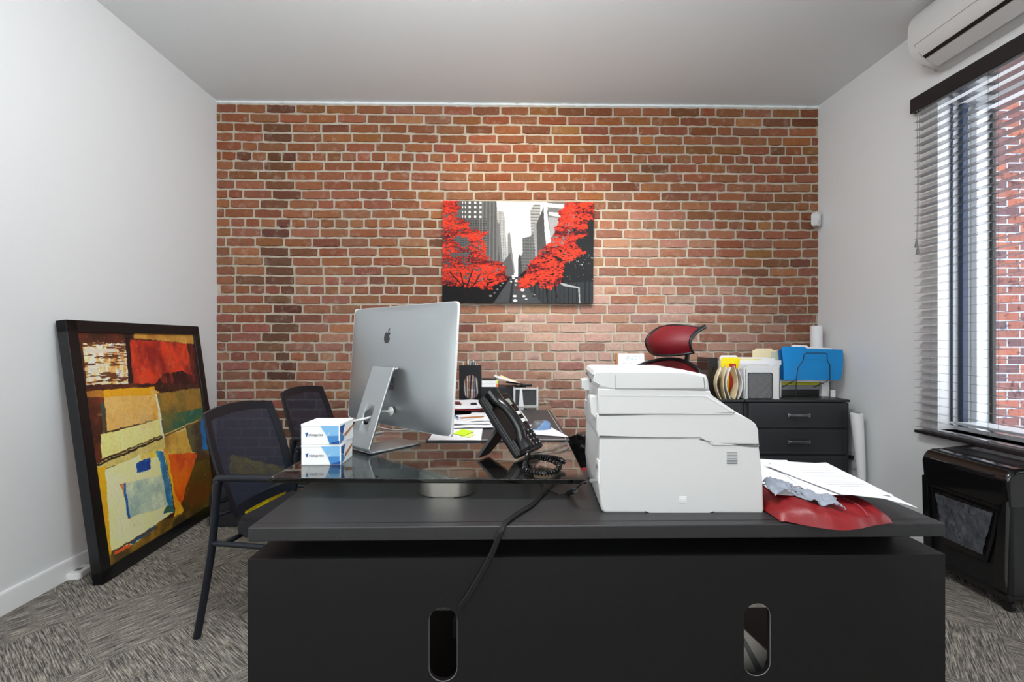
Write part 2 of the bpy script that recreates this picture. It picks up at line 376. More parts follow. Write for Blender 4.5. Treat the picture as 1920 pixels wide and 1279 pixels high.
# window in the right wall: reveal, frame, sashes, glass
M_pvc = mat('white_window_frame', rgb(232, 236, 240), 0.35, var=0.02)
M_gas = mat('dark_blue_track_shade', rgb(44, 60, 84), 0.5, var=0.15)
M_glass = bpy.data.materials.new('window_glass'); M_glass.use_nodes = True; nt = M_glass.node_tree; nt.nodes.clear()
o_ = nt.nodes.new('ShaderNodeOutputMaterial'); t_ = nt.nodes.new('ShaderNodeBsdfTransparent'); g_ = nt.nodes.new('ShaderNodeBsdfGlossy'); g_.inputs['Roughness'].default_value = 0.02
fz = nt.nodes.new('ShaderNodeFresnel'); fz.inputs[0].default_value = 1.45; mx = nt.nodes.new('ShaderNodeMixShader')
ge = nt.nodes.new('ShaderNodeNewGeometry'); sb = nt.nodes.new('ShaderNodeMath'); sb.operation = 'SUBTRACT'; sb.inputs[0].default_value = 1; nt.links.new(ge.outputs['Backfacing'], sb.inputs[1]); ml = nt.nodes.new('ShaderNodeMath'); ml.operation = 'MULTIPLY'; nt.links.new(fz.outputs[0], ml.inputs[0]); nt.links.new(sb.outputs[0], ml.inputs[1]); nt.links.new(ml.outputs[0], mx.inputs[0]); nt.links.new(t_.outputs[0], mx.inputs[1]); nt.links.new(g_.outputs[0], mx.inputs[2]); nt.links.new(mx.outputs[0], o_.inputs[0])
wroot = bpy.data.objects.new('window_1', None); COL.objects.link(wroot); wroot['kind'] = 'structure'; wroot.rotation_euler = (0, 0, YAW)
def wpart(name, boxes, m, bev=0.003):
    bm = bmesh.new()
    for (x0, x1, y0, y1, z0, z1) in boxes: box(bm, ((x0 + x1) / 2, (y0 + y1) / 2, (z0 + z1) / 2), (x1 - x0, y1 - y0, z1 - z0), bev, 1)
    return build(name, bm, m, wroot)
fx0, fx1 = XR + 0.10, XR + 0.29
wpart('window_frame', [(fx0 + 0.09, fx1, WY1 - 0.035, WY1 - 0.001, WZ0, WZ1), (fx0 + 0.09, fx1, WY0, WY0 + 0.035, WZ0, WZ1), (fx0 + 0.09, fx1, WY0, WY1, WZ1 - 0.04, WZ1 - 0.001), (fx0, fx1, WY0, WY1, WZ0 + 0.001, WZ0 + 0.045)], M_pvc)
wpart('screen_track_shade', [(fx0 + 0.015, fx0 + 0.05, WY1 - 0.03, WY1 - 0.001, WZ0 + 0.045, WZ1), (fx0 - 0.03, fx0 - 0.018, WY1 - 0.012, WY1 - 0.001, WZ0 + 0.045, WZ1)], M_gas)  # shade in the screen track gap, put in as dark blue strips
wpart('sash', [(fx1 - 0.03, fx1 - 0.004, WY1 - 0.052, WY1 - 0.036, WZ0 + 0.045, WZ1 - 0.04)], M_plastic)
wpart('window_pane', [(fx1 - 0.018, fx1 - 0.012, WY0 + 0.035, WY1 - 0.035, WZ0 + 0.045, WZ1 - 0.04)], M_glass, 0)
wpart('window_sill', [(XR - 0.012, XR + 0.10, WY0 - 0.03, WY1 + 0.03, WZ0 - 0.02, WZ0)], M_trim)
# neighbouring brick building outside
Mo = mat('outside_brick', (0.5,) * 3, 0.85, var=0); nt = Mo.node_tree; N = nt.nodes; L = nt.links
tc = N.new('ShaderNodeTexCoord'); mp = N.new('ShaderNodeMapping'); mp.inputs['Rotation'].default_value = (PI / 2, 0, 0); L.new(tc.outputs['Object'], mp.inputs[0])
br = N.new('ShaderNodeTexBrick'); L.new(mp.outputs[0], br.inputs['Vector']); br.inputs['Scale'].default_value = 1; br.inputs['Brick Width'].default_value = 0.20; br.inputs['Row Height'].default_value = 0.068; br.inputs['Mortar Size'].default_value = 0.005
br.inputs['Color1'].default_value = rgb(142, 86, 70) + (1,); br.inputs['Color2'].default_value = rgb(62, 58, 70) + (1,); br.inputs['Mortar'].default_value = rgb(150, 158, 166) + (1,); br.inputs['Bias'].default_value = -0.15
ns = N.new('ShaderNodeTexNoise'); ns.inputs['Scale'].default_value = 22; ns.inputs['Detail'].default_value = 3; L.new(tc.outputs['Object'], ns.inputs['Vector'])
rp = N.new('ShaderNodeValToRGB'); rp.color_ramp.elements[0].position = 0.33; rp.color_ramp.elements[0].color = (0.25, 0.25, 0.3, 1); rp.color_ramp.elements[1].position = 0.45; rp.color_ramp.elements[1].color = (1, 1, 1, 1); L.new(ns.outputs['Fac'], rp.inputs[0])
mm = N.new('ShaderNodeMix'); mm.data_type = 'RGBA'; mm.blend_type = 'MULTIPLY'; mm.inputs[0].default_value = 0.8; L.new(br.outputs['Color'], mm.inputs['A']); L.new(rp.outputs[0], mm.inputs['B']); L.new(mm.outputs['Result'], N['Principled BSDF'].inputs['Base Color'])
bm = bmesh.new(); box(bm, (5.4, 3.68, 1.2), (4.8, 0.3, 6.4)); shell('wall_outside', bm, Mo)


# ------------------------------------------------------------------ leaning abstract painting
def abstract_img(ny=330, nx=280):
    src = [(0, 0), (1, 0), (1, 1), (0, 1)]; dst = [(215, 110), (665, 115), (757, 722), (362, 962)]
    A = []; B = []
    for (s, t), (x, y) in zip(src, dst):
        A += [[s, t, 1, 0, 0, 0, -s * x, -t * x], [0, 0, 0, s, t, 1, -s * y, -t * y]]; B += [x, y]
    h = np.linalg.solve(np.array(A, float), np.array(B, float))
    S, T = np.meshgrid(np.linspace(0, 1, nx), np.linspace(0, 1, ny)); D = h[6] * S + h[7] * T + 1
    X = (h[0] * S + h[1] * T + h[2]) / D; Y = (h[3] * S + h[4] * T + h[5]) / D
    wn = vnoise((S, T), 22, 26, 3); wm = vnoise((S, T), 24, 24, 4); X = X + (wn - 0.5) * 9; Y = Y + (wm - 0.5) * 9
    img = np.ones((ny, nx, 3)) * np.array((62, 36, 26)); n1 = vnoise((S, T), 9, 9, 7, 4); n2 = vnoise((S, T), 60, 20, 8, 3); n3 = vnoise((S, T), 20, 70, 9, 3)
    def P(pts, c, c2=None, mode=None, amt=1):
        m = poly_mask(X, Y, pts); cc = np.ones_like(img) * np.array(c)
        if c2 is not None:
            f = {'n': n1, 'h': n2, 'v': n3}[mode or 'n']; f = np.clip((f - 0.36) / 0.28, 0, 1)[..., None] * amt; cc = cc * (1 - f) + np.array(c2) * f
        img[m] = cc[m]
    P([(215, 110), (405, 112), (405, 150), (230, 152)], (92, 42, 28), (50, 30, 24), 'n')
    P([(440, 108), (670, 112), (670, 150), (440, 130)], (196, 148, 66), (150, 100, 40))
    P([(242, 150), (408, 150), (424, 300), (262, 306)], (226, 152, 84), (244, 230, 196), 'h')
    P([(404, 105), (430, 112), (440, 306), (422, 306)], (32, 20, 22))
    P([(425, 135), (672, 150), (695, 300), (440, 305)], (205, 62, 34), (120, 30, 26), 'n')
    P([(640, 148), (672, 150), (695, 300), (668, 300)], (52, 20, 20))
    P([(520, 300), (560, 258), (620, 250), (670, 270), (695, 300), (692, 318), (525, 335)], (44, 18, 20), (70, 26, 24))
    P([(255, 306), (430, 300), (695, 300), (696, 318), (525, 338), (262, 330)], (50, 26, 22), (76, 38, 28))
    P([(258, 330), (330, 325), (335, 355), (262, 352)], (176, 116, 40), (140, 90, 40))
    P([(325, 322), (520, 312), (528, 342), (330, 352)], (226, 158, 22), (206, 140, 30))
    P([(262, 350), (332, 350), (346, 478), (325, 490), (328, 580), (296, 590)], (112, 52, 30), (58, 30, 24))
    P([(318, 372), (332, 370), (346, 478), (330, 484)], (34, 80, 84), (70, 60, 40))
    P([(332, 350), (505, 342), (522, 432), (346, 476)], (212, 172, 100), (190, 150, 82))
    P([(502, 318), (540, 330), (558, 432), (520, 434)], (196, 144, 62), (222, 178, 92))
    P([(528, 336), (694, 312), (708, 395), (552, 430)], (150, 114, 46), (96, 84, 46))
    P([(552, 415), (706, 385), (712, 428), (560, 482)], (40, 96, 78), (90, 90, 50))
    P([(322, 490), (545, 428), (560, 482), (470, 520), (326, 577)], (232, 212, 140), (214, 190, 116))
    P([(298, 600), (470, 525), (690, 428), (712, 430), (722, 540), (640, 560), (560, 545), (330, 615)], (212, 194, 116), (176, 160, 90))
    P([(640, 452), (700, 430), (735, 555), (660, 548)], (96, 92, 60), (60, 50, 40))
    P([(696, 424), (712, 428), (724, 536), (706, 538)], (24, 116, 190), (30, 80, 130))
    P([(298, 612), (345, 600), (376, 912), (362, 962), (340, 900)], (230, 168, 28), (208, 146, 30))
    P([(340, 618), (470, 560), (560, 540), (604, 760), (545, 800), (470, 872), (372, 908)], (232, 224, 170), (206, 198, 138), 'n')
    P([(398, 668), (420, 660), (440, 788), (430, 790), (412, 690)], (184, 120, 70))
    P([(414, 666), (562, 628), (578, 742), (436, 786)], (150, 172, 158), (182, 190, 160))
    P([(411, 664), (419, 664), (437, 786), (428, 786)], (24, 86, 150))
    P([(470, 560), (545, 538), (552, 560), (480, 585)], (214, 196, 130), (226, 170, 60))
    P([(458, 590), (508, 570), (514, 610), (464, 628)], (16, 92, 176), (20, 50, 110))
    P([(528, 546), (560, 545), (600, 742), (582, 760), (556, 640), (545, 590)], (38, 100, 140), (60, 140, 170))
    P([(572, 742), (600, 740), (604, 762), (560, 770)], (50, 90, 80))
    P([(560, 538), (640, 545), (706, 560), (700, 660), (640, 740), (612, 762)], (216, 92, 24), (176, 60, 24))
    P([(560, 490), (640, 470), (668, 548), (570, 560)], (206, 166, 70), (150, 110, 50))
    P([(690, 545), (735, 555), (760, 725), (640, 790), (625, 740)], (92, 50, 24), (60, 44, 26))
    P([(560, 530), (576, 545), (600, 690), (640, 760), (596, 800), (606, 750)], (230, 172, 40), (214, 120, 30))
    P([(362, 968), (372, 908), (470, 872), (545, 800), (640, 765), (760, 716), (760, 730)], (146, 106, 34), (66, 54, 28))
    P([(600, 790), (760, 700), (762, 728), (590, 830)], (60, 48, 30), (90, 70, 34))
    P([(436, 874), (530, 812), (536, 824), (452, 880)], (30, 84, 116))
    P([(385, 905), (440, 876), (440, 888), (385, 916)], (206, 80, 40))
    for (a_, b_, w2, c) in (((298, 606), (560, 492), 4, (40, 34, 26)), ((560, 492), (700, 430), 3, (110, 80, 40)), ((528, 340), (560, 500), 3, (232, 222, 180)), ((372, 908), (545, 815), 3, (90, 60, 30))):
        ax, ay = a_; bx, by = b_; l = math.hypot(bx - ax, by - ay); dist = np.abs((X - ax) * (by - ay) - (Y - ay) * (bx - ax)) / l; tt = ((X - ax) * (bx - ax) + (Y - ay) * (by - ay)) / l / l
        m = (dist < w2) & (tt > 0) & (tt < 1); img[m] = c
    spk = vnoise((S, T), 120, 120, 12, 2); img = img * 1.25 * (0.84 + 0.32 * n1[..., None]) * (0.93 + 0.14 * spk[..., None])
    scr = (vnoise((S, T), 90, 50, 14, 2) > 0.80); img[scr] = img[scr] * 0.75 + np.array((235, 225, 190)) * 0.25
    blk = poly_mask(X, Y, [(242, 150), (408, 150), (424, 300), (262, 306)]); ln = vnoise((S, T), 14, 120, 15, 3); img[blk & (ln > .58)] = (120, 70, 40); img[blk & (ln < .40)] = (246, 236, 214)
    blk = poly_mask(X, Y, [(425, 135), (668, 150), (690, 296), (440, 300)]); k_ = np.clip((vnoise((S, T), 30, 12, 16, 4) - .5) * 3, 0, 1)[..., None] * .5; img[blk] = (img * (1 - k_) + np.array((236, 96, 60)) * k_)[blk]
    return np.clip(img / 255, 0, 1), (spk * 0.0016 + n1 * 0.001)
bl = Vector((-2.035, 2.28, 0.002)); brr = Vector((-2.115, 3.36, 0.002)); tl = Vector((-2.205, 2.24, 1.305))
wv = (brr - bl); H_ = (tl - bl).length; wl = wv.length
Mx = frame_mat(bl, wv, tl - bl)           # local x along width, y up the picture, z = back normal or front
zf = Mx.to_3x3() @ Vector((0, 0, 1)); sg = 1 if zf.x > 0 else -1
root = thing('leaning_painting', 'large abstract painting in black frame leaning against white left wall', 'painting', bl)
inv = Matrix.Translation(-bl)
bw, fd = 0.062, 0.05
bm = bmesh.new()
for c, s in (((bw / 2, H_ / 2), (bw, H_)), ((wl - bw / 2, H_ / 2), (bw, H_)), ((wl / 2, bw / 2), (wl, bw)), ((wl / 2, H_ - bw / 2), (wl, bw))):
    box(bm, (c[0], c[1], 0), (s[0], s[1], fd), 0.004, 2, inv @ Mx)
build('frame', bm, M_blackwood, root)
def lp(x, y, z): return tuple((inv @ Mx) @ Vector((x, y, z * sg)))
img, rel = abstract_img()
O = Vector(lp(bw - 0.002, H_ - bw + 0.002, 0.012)); O2 = Vector(lp(wl - bw + 0.002, H_ - bw + 0.002, 0.012)); O3 = Vector(lp(bw - 0.002, bw - 0.002, 0.012))
M_art = attr_mat('oil_paint', 'print', 0.28, 0.3)
painted('canvas', O, O2 - O, O3 - O, img, M_art, root, rel)
bm = bmesh.new(); box(bm, (wl / 2, H_ / 2, -sg * 0.012), (wl - 2 * bw + 0.01, H_ - 2 * bw + 0.01, 0.006), 0, 1, inv @ Mx); build('backing_board', bm, M_wood, root)

# ------------------------------------------------------------------ city print on the brick wall
def city_img(ny=330, nx=490):
    X, Y = np.meshgrid(np.linspace(0, 1, nx), np.linspace(0, 1, ny)); img = np.ones((ny, nx, 3)) * 30.0
    def P(pts, v, X_=X, Y_=Y): m = poly_mask(X_, Y_, pts); img[m] = v; return m
    n1 = vnoise((X, Y), 40, 28, 21, 4); n2 = vnoise((X, Y), 90, 60, 22, 3); big = vnoise((X, Y), 9, 8, 23, 3)
    P([(.34, 0), (.7, 0), (.66, .5), (.50, .74), (.46, .74), (.4, .6)], (250, 250, 250))
    m = P([(0, 0), (.355, 0), (.385, .60), (.40, .66), (.2, .85), (0, .85)], (92, 94, 96))
    g = (np.sin((X - .355 + Y * .0) * 260) > 0.2) & (X > .24); img[m & g] = (120, 122, 124)
    for wx in (.13, .15, .178, .215, .25):
        for wy in (.015, .06, .11, .155):
            mm_ = (np.abs(X - wx) < (.007 if wx > .16 else .003)) & (np.abs(Y - wy) < .010); img[mm_ & m] = (236, 236, 236)
    g = ((Y * 42) % 1 < .45) & ((X * 60) % 1 < .5) & (Y > .17); img[m & g & (X < .3)] = (60, 62, 64)
    m = P([(.355, .1), (.40, .1), (.412, .17), (.43, .62), (.39, .66)], (186, 188, 190)); g = ((X * 110) % 1 < .4) & ((Y * 60) % 1 < .5); img[m & g] = (110, 112, 114)
    m = P([(.352, .2), (.375, .22), (.40, .62), (.385, .66)], (120, 122, 124))
    P([(.43, .32), (.445, .3), (.462, .5), (.48, .70), (.43, .72)], (138, 140, 142))
    P([(.40, .6), (.45, .5), (.475, .72), (.42, .76)], (96, 98, 100))
    m = P([(.578, .09), (.60, .03), (.645, .03), (.64, .5), (.59, .5)], (176, 178, 180)); g = ((Y * 34) % 1 < .4); img[m & g] = (120, 120, 122)
    m = P([(.527, .36), (.58, .34), (.60, .3), (.62, .6), (.51, .72), (.50, .6), (.53, .5)], (110, 112, 114)); g = ((Y * 34) % 1 < .4) & ((X * 90) % 1 < .5); img[m & g] = (70, 72, 74)
    P([(.50, .56), (.515, .5), (.53, .7), (.50, .74)], (70, 72, 74))
    P([(.60, .22), (.625, .2), (.64, .56), (.62, .58)], (150, 152, 154))
    P([(.62, .22), (.675, .02), (.685, .5), (.63, .57)], (78, 80, 82))
    m = P([(.69, 0), (.88, 0), (.86, .4), (.72, .45)], (120, 122, 124))
    P([(.685, .01), (.84, .03), (.84, .07), (.69, .05)], (242, 242, 242)); P([(.70, .10), (.80, .11), (.78, .15), (.70, .13)], (238, 238, 238))
    P([(.665, 0), (.683, 0), (.72, .42), (.69, .47), (.675, .3)], (222, 224, 226))
    P([(.70, .15), (.78, .16), (.74, .3), (.715, .36)], (166, 168, 170))
    P([(.92, .15), (1, .1), (1, .9), (.80, .86), (.80, .5)], (38, 40, 42)); m = (X > .8) & (Y > .5) & (Y < .76) & (n2 > .78); img[m] = (170, 172, 174)
    P([(.0, .8), (.33, .8), (.46, .74), (.40, 1), (0, 1)], (26, 26, 28))
    m = P([(.455, .74), (.515, .74), (.66, 1), (.34, 1)], (74, 76, 80)); P([(.465, .74), (.475, .74), (.46, 1), (.44, 1)], (46, 48, 50))
    m = P([(.55, .82), (1, .78), (1, 1), (.66, 1)], (54, 58, 62)); img[m & ((X * 36) % 1 < .12)] = (22, 22, 24)
    P([(.775, .80), (.80, .80), (.91, .84), (.915, 1), (.907, 1), (.90, .85), (.80, .825)], (170, 172, 174))
    cars = [(.48, .93, .020, 240), (.482, .975, .022, 250), (.53, .87, .022, 236), (.54, .93, .018, 244), (.555, .96, .014, 215), (.49, .78, .02, 250), (.47, .755, .014, 255), (.485, .82, .012, 220), (.455, .79, .01, 240),
            (.32, .93, .016, 150), (.345, .90, .012, 120), (.365, .865, .011, 150), (.385, .83, .010, 130), (.40, .805, .009, 190), (.59, .89, .016, 60), (.605, .93, .018, 50), (.61, .915, .008, 180), (.575, .85, .011, 70), (.50, .70, .006, 230)]
    for cx, cy, r, v in cars:
        r = r * .62
        m = ((X - cx) / r) ** 2 + ((Y - cy) / (r * .95)) ** 2 < 1; img[m] = v
        m = ((X - cx) / (r * .6)) ** 2 + ((Y - cy + r * .2) / (r * .22)) ** 2 < 1; img[m] = v * .45
    img *= (0.94 + 0.12 * n2[..., None])
    Xn = X + (n1 - .5) * .07; Yn = Y + (n2 - .5) * .07
    left = [(-.1, -.1), (.10, -.1), (.12, .08), (.08, .15), (.16, .2), (.2, .27), (.30, .31), (.27, .36), (.29, .45), (.28, .5), (.32, .57), (.40, .61), (.445, .74), (.38, .79), (.32, .86), (.22, .84), (.1, .84), (-.1, .78)]
    right = [(.84, -.1), (1.1, -.1), (1.1, .16), (.95, .18), (.97, .3), (.88, .40), (.94, .50), (.87, .56), (.80, .64), (.78, .8), (.72, .86), (.66, .85), (.61, .80), (.505, .87), (.51, .78), (.57, .70), (.56, .64), (.66, .47), (.72, .38), (.745, .28), (.77, .12)]
    gaps = [[(.06, .36), (.17, .34), (.19, .42), (.14, .47), (.09, .40)], [(.04, .52), (.17, .5), (.17, .54), (.06, .56)], [(.0, .15), (.06, .16), (.02, .18)]]
    m = (poly_mask(Xn, Yn, left) | poly_mask(Xn, Yn, right)); dens = vnoise((X, Y), 60, 95, 30, 4)
    for g in gaps: m &= ~poly_mask(Xn, Yn, g)
    m &= (dens + 0.35 * big) > 0.52
    strata = vnoise((X, Y), 7, 20, 33, 3); fine_ = vnoise((X, Y), 130, 170, 35, 2); tone = np.clip(0.60 + 1.7 * (strata - .5) + 1.5 * (dens - .5) + 1.3 * (fine_ - .5), .12, 0.98)[..., None]
    red = np.array((240, 66, 42)) * tone + np.array((60, 22, 34)) * (1 - tone); img[m] = red[m]
    for (x0, y0, x1, y1) in ((.16, .95, .12, .70), (.17, .92, .25, .72), (.16, .85, .2, .68), (.28, 1, .30, .8), (.70, 1, .68, .8), (.76, .95, .74, .8), (.15, .86, .05, .7)):
        l = math.hypot(x1 - x0, y1 - y0); d = np.abs((X - x0) * (y1 - y0) - (Y - y0) * (x1 - x0)) / l; t = ((X - x0) * (x1 - x0) + (Y - y0) * (y1 - y0)) / l / l; img[(d < .004) & (t > 0) & (t < 1)] = (40, 26, 30)
    return np.clip(img * 0.90 / 255, 0, 1)
c0 = at(829, 379, 3.555); c1 = at(1112, 377, 3.575); c2 = at(833, 570, 3.555)
root = thing('canvas_print', 'canvas print of grey city avenue with bright red trees on brick wall', 'picture', (c0 + c1) / 2 + Vector((0, 0, c2.z - c0.z)))
W_, Hh = (c1 - c0).length, c0.z - c2.z
bm = bmesh.new(); cm_ = Vector(root.location); dx = (c1 - c0); dx.z = 0; ang = math.atan2(dx.y, dx.x); root.rotation_euler = (0, -math.radians(-0.35), ang)
box(bm, (0, 0.015, Hh / 2), (W_, 0.028, Hh), 0.003); build('stretched_edge', bm, mat('dark_canvas_edge', rgb(48, 44, 46), 0.7), root)
M_print = attr_mat('canvas_print_ink', 'print', 0.7, 0, 0.1); M_print.node_tree.nodes['Principled BSDF'].inputs['Specular IOR Level'].default_value = 0.15
painted('printed_face', (-W_ / 2, -0.0005, Hh), (W_, 0, 0), (0, 0, -Hh), city_img(), M_print, root)

#@@OBJECTS
# ------------------------------------------------------------------ air conditioner on the right wall
def roomthing(name, label, cat, x, y, z, group=None): return thing(name, label, cat, R(x, y, z), YAW, group)
ac = roomthing('air_conditioner', 'white wall mounted air conditioner above the window', 'air conditioner', XR - 0.001, 2.00, 2.71)
prof = [(0, 0.0), (-0.085, 0.0), (-0.15, 0.035), (-0.195, 0.085), (-0.215, 0.15), (-0.215, 0.23), (-0.195, 0.285), (-0.16, 0.305), (0, 0.31)]
prof = [(p.x, p.y) for p in smooth_path([(a, b, 0) for a, b in prof], 3)]
bm = bmesh.new(); prism(bm, prof, -0.55, 0.55, 0.022, 3); build('body', bm, M_white2, ac)
bm = bmesh.new(); prism(bm, [(-0.088, 0.004), (-0.152, 0.038), (-0.158, 0.033), (-0.094, -0.003)], -0.50, 0.50, 0.002, 1); build('air_flap', bm, M_white2, ac)
bm = bmesh.new(); prism(bm, [(-0.158, 0.042), (-0.172, 0.056), (-0.178, 0.052), (-0.163, 0.038)], -0.49, 0.50, 0.001, 1); build('air_slot', bm, M_plastic, ac)
bm = bmesh.new()
tube(bm, [(-0.176, 0.505, 0.052), (-0.2115, 0.515, 0.12), (-0.2125, -0.515, 0.12)], 0.0009, 5); build('panel_seam', bm, M_seam, ac)
# ------------------------------------------------------------------ venetian blind
bl_ = roomthing('venetian_blind', 'dark slatted venetian blind hanging over the right wall window', 'blind', XR - 0.045, 1.94, WZ0 - 0.03)
M_slat = mat('dark_glossy_slat', rgb(120, 121, 126), 0.16, metal=0.5, var=0.05, coat=1.0)
BL0, BL1, BTOP = -0.86, 0.745, 2.545 - (WZ0 - 0.03)
bm = bmesh.new(); box(bm, (-0.012, (BL0 + BL1) / 2, BTOP + 0.045), (0.012, BL1 - BL0 + 0.05, 0.085), 0.003); box(bm, (0.014, BL1 + 0.02, BTOP + 0.045), (0.046, 0.010, 0.085), 0.002); build('valance', bm, mat('dark_brown_valance', rgb(30, 24, 26), 0.4, coat=0.2), bl_)
bm = bmesh.new(); box(bm, (0.018, (BL0 + BL1) / 2, BTOP + 0.05), (0.036, BL1 - BL0, 0.04), 0.002); build('head_rail', bm, M_white, bl_)
nsl = 41
for i in range(nsl):
    z = 0.035 + (BTOP - 0.05) * i / (nsl - 1)
    bm = bmesh.new()
    pts = [(-0.024, -0.0003), (-0.012, 0.0004), (0, 0.0007), (0.012, 0.0004), (0.024, -0.0003)]
    prism(bm, [(a, b + 0.0006) for a, b in pts] + [(a, b - 0.0006) for a, b in pts[::-1]], BL0, BL1, 0, 1)
    so = build('slat', bm, M_slat, bl_); so.location = (0.008, 0, z); so.rotation_euler = (0, math.radians(0.3), 0)
bm = bmesh.new(); box(bm, (0.008, (BL0 + BL1) / 2, 0.006), (0.050, BL1 - BL0, 0.018), 0.004); build('bottom_rail', bm, mat('dark_brown_rail', rgb(34, 28, 30), 0.35), bl_)
for y in (BL1 - 0.11, BL1 - 0.42, BL1 - 0.9, BL1 - 1.4):
    bm = bmesh.new()
    for dx in (-0.018, 0.034): tube(bm, [(dx, y, 0.01), (dx, y, BTOP)], 0.0007, 5)
    build('ladder_cord', bm, M_plastic, bl_)
bm = bmesh.new(); tube(bm, [(-0.024, BL1 - 0.03, BTOP), (-0.025, BL1 - 0.032, BTOP - 0.5), (-0.025, BL1 - 0.028, BTOP - 0.76)], 0.0012, 5, 4); tube(bm, [(-0.024, BL1 - 0.045, BTOP), (-0.025, BL1 - 0.04, BTOP - 0.5), (-0.027, BL1 - 0.036, BTOP - 0.80)], 0.0012, 5, 4); build('pull_cord', bm, M_seam, bl_)
bm = bmesh.new()
for y, z in ((BL1 - 0.028, BTOP - 0.775), (BL1 - 0.036, BTOP - 0.815)): lathe(bm, [(0.003, 0.02), (0.006, 0.005), (0.009, -0.015), (0.010, -0.022)], 10, (-0.026, y, z))
build('cord_tassel', bm, M_seam, bl_)
# ------------------------------------------------------------------ motion sensor, socket
ms = thing('motion_sensor', 'small white motion sensor fixed in the corner at brick wall edge', 'sensor', at(1530, 425, 3.585))
bm = bmesh.new(); prism(bm, rrect(0.068, 0.108, 0.018, 5, 0, 0.054), -0.022, 0.022, 0.008, 3, Matrix.Rotation(math.radians(38), 4, 'Z')); build('housing', bm, M_white2, ms)
bm = bmesh.new(); prism(bm, rrect(0.042, 0.05, 0.008, 4, 0, 0.068), -0.026, -0.020, 0.003, 2, Matrix.Rotation(math.radians(38), 4, 'Z')); build('lens', bm, M_paper, ms)
so = roomthing('wall_socket', 'white power socket plate on right wall beside black drawers', 'socket', XR - 0.001, 3.23, 0.30)
bm = bmesh.new(); box(bm, (-0.003, 0, 0.06), (0.006, 0.072, 0.118), 0.003); build('cover_plate', bm, M_white2, so)
bm = bmesh.new()
for z in (0.035, 0.082): box(bm, (-0.006, 0, z), (0.004, 0.034, 0.03), 0.002)
build('outlet', bm, M_white, so)
bm = bmesh.new(); box(bm, (-0.022, 0.0, 0.085), (0.028, 0.024, 0.024), 0.004); tube(bm, [(-0.035, 0, 0.085), (-0.05, -0.01, 0.06), (-0.05, 0.03, -0.1), (-0.04, 0.02, -0.2), (-0.05, -0.1, -0.296)], 0.0035, 6, 6); pw = build('power_plug', bm, M_plastic)
pw.matrix_world = Matrix.Translation(so.location) @ Matrix.Rotation(YAW, 4, 'Z'); tag(pw, 'black plug and cord in the white socket on right wall', 'plug')

# ------------------------------------------------------------------ front desk
DX0, DX1, DY0, DY1 = -0.621, 1.097, 1.135, 1.62
dk = thing('office_desk', 'long black desk filling the foreground with two oval cable holes', 'desk', R((DX0 + DX1) / 2, (DY0 + DY1) / 2, 0), YAW)
hw, hd = (DX1 - DX0) / 2, (DY1 - DY0) / 2
bm = bmesh.new(); box(bm, (0, 0, 0.733), (2 * hw, 2 * hd, 0.034), 0.003, 3); build('desktop', bm, M_black, dk)
bm = bmesh.new(); box(bm, (0, -hd + 0.028, 0.7503), (2 * hw - 0.006, 0.0012, 0.0008)); build('edge_groove', bm, M_plastic, dk)
bm = bmesh.new(); box(bm, (0.02, 0.05, 0.6945), (2 * hw - 0.1, 2 * hd - 0.14, 0.043)); build('spacer', bm, M_plastic, dk)
# modesty panel with two oval holes (outline minus ovals by bridging)
def panel_with_holes(bm, W2, z0, z1, y0, y1, holes):
    outer = [(-W2, z0), (W2, z0), (W2, z1), (-W2, z1)]
    tb = bmesh.new()
    def ring(pts):
        vs_ = [tb.verts.new((a, y0, b)) for a, b in pts]; return [tb.edges.new((vs_[i], vs_[(i + 1) % len(vs_)])) for i in range(len(vs_))]
    es = ring(outer)
    for cx, cz, w_, h_ in holes: es += ring(rrect(w_, h_, w_ / 2 - 0.0005, 10, cx, cz))
    bmesh.ops.triangle_fill(tb, use_beauty=True, use_dissolve=False, edges=es)
    fs = list(tb.faces); r = bmesh.ops.extrude_face_region(tb, geom=fs)
    for v in [g for g in r['geom'] if isinstance(g, bmesh.types.BMVert)]: v.co.y = y1
    me = bpy.data.meshes.new('t'); tb.to_mesh(me); tb.free(); bm.from_mesh(me); bpy.data.meshes.remove(me)
bm = bmesh.new(); hl = [(-0.387, 0.461, 0.070, 0.184), (0.388, 0.464, 0.068, 0.182)]
panel_with_holes(bm, hw, 0.004, 0.673, -hd, -hd + 0.018, hl); build('front_panel', bm, M_panel, dk, 20)
for cx, cz, w_, h_ in hl:
    bm = bmesh.new(); pts = [Vector((a, -hd + 0.004, b)) for a, b in rrect(w_ - 0.001, h_ - 0.001, w_ / 2 - 0.001, 10, cx, cz)]; pts.append(pts[0].copy())
    tube(bm, pts, 0.0009, 6); build('hole_edging', bm, M_seam, dk)
bm = bmesh.new(); box(bm, (0, 0.009, 0.664), (2 * hw, 2 * hd - 0.019, 0.018)); build('case_top', bm, M_panel, dk)
for s in (-1, 1): bbox('side_panel', (s * (hw - 0.009), 0.009, 0.33), (0.018, 2 * hd - 0.019, 0.652), M_panel, dk, 0.001)
bbox('inner_shelf', (0, 0.05, 0.262), (2 * hw - 0.04, 2 * hd - 0.12, 0.016), M_panel, dk, 0.001)
bbox('back_panel', (0, hd - 0.012, 0.13), (2 * hw - 0.04, 0.014, 0.25), M_panel, dk, 0.001)
pb = thing('pale_board', 'pale wooden board seen through the right oval hole of desk', 'board', (0.62, 1.26, 0.2715))
bm = bmesh.new(); prism(bm, [(-0.12, 0.0), (0.05, 0.0), (0.078, 0.085), (0.008, 0.150), (-0.07, 0.20), (-0.12, 0.18)], 0, 0.016, 0.001); build('board', bm, M_pale, pb)
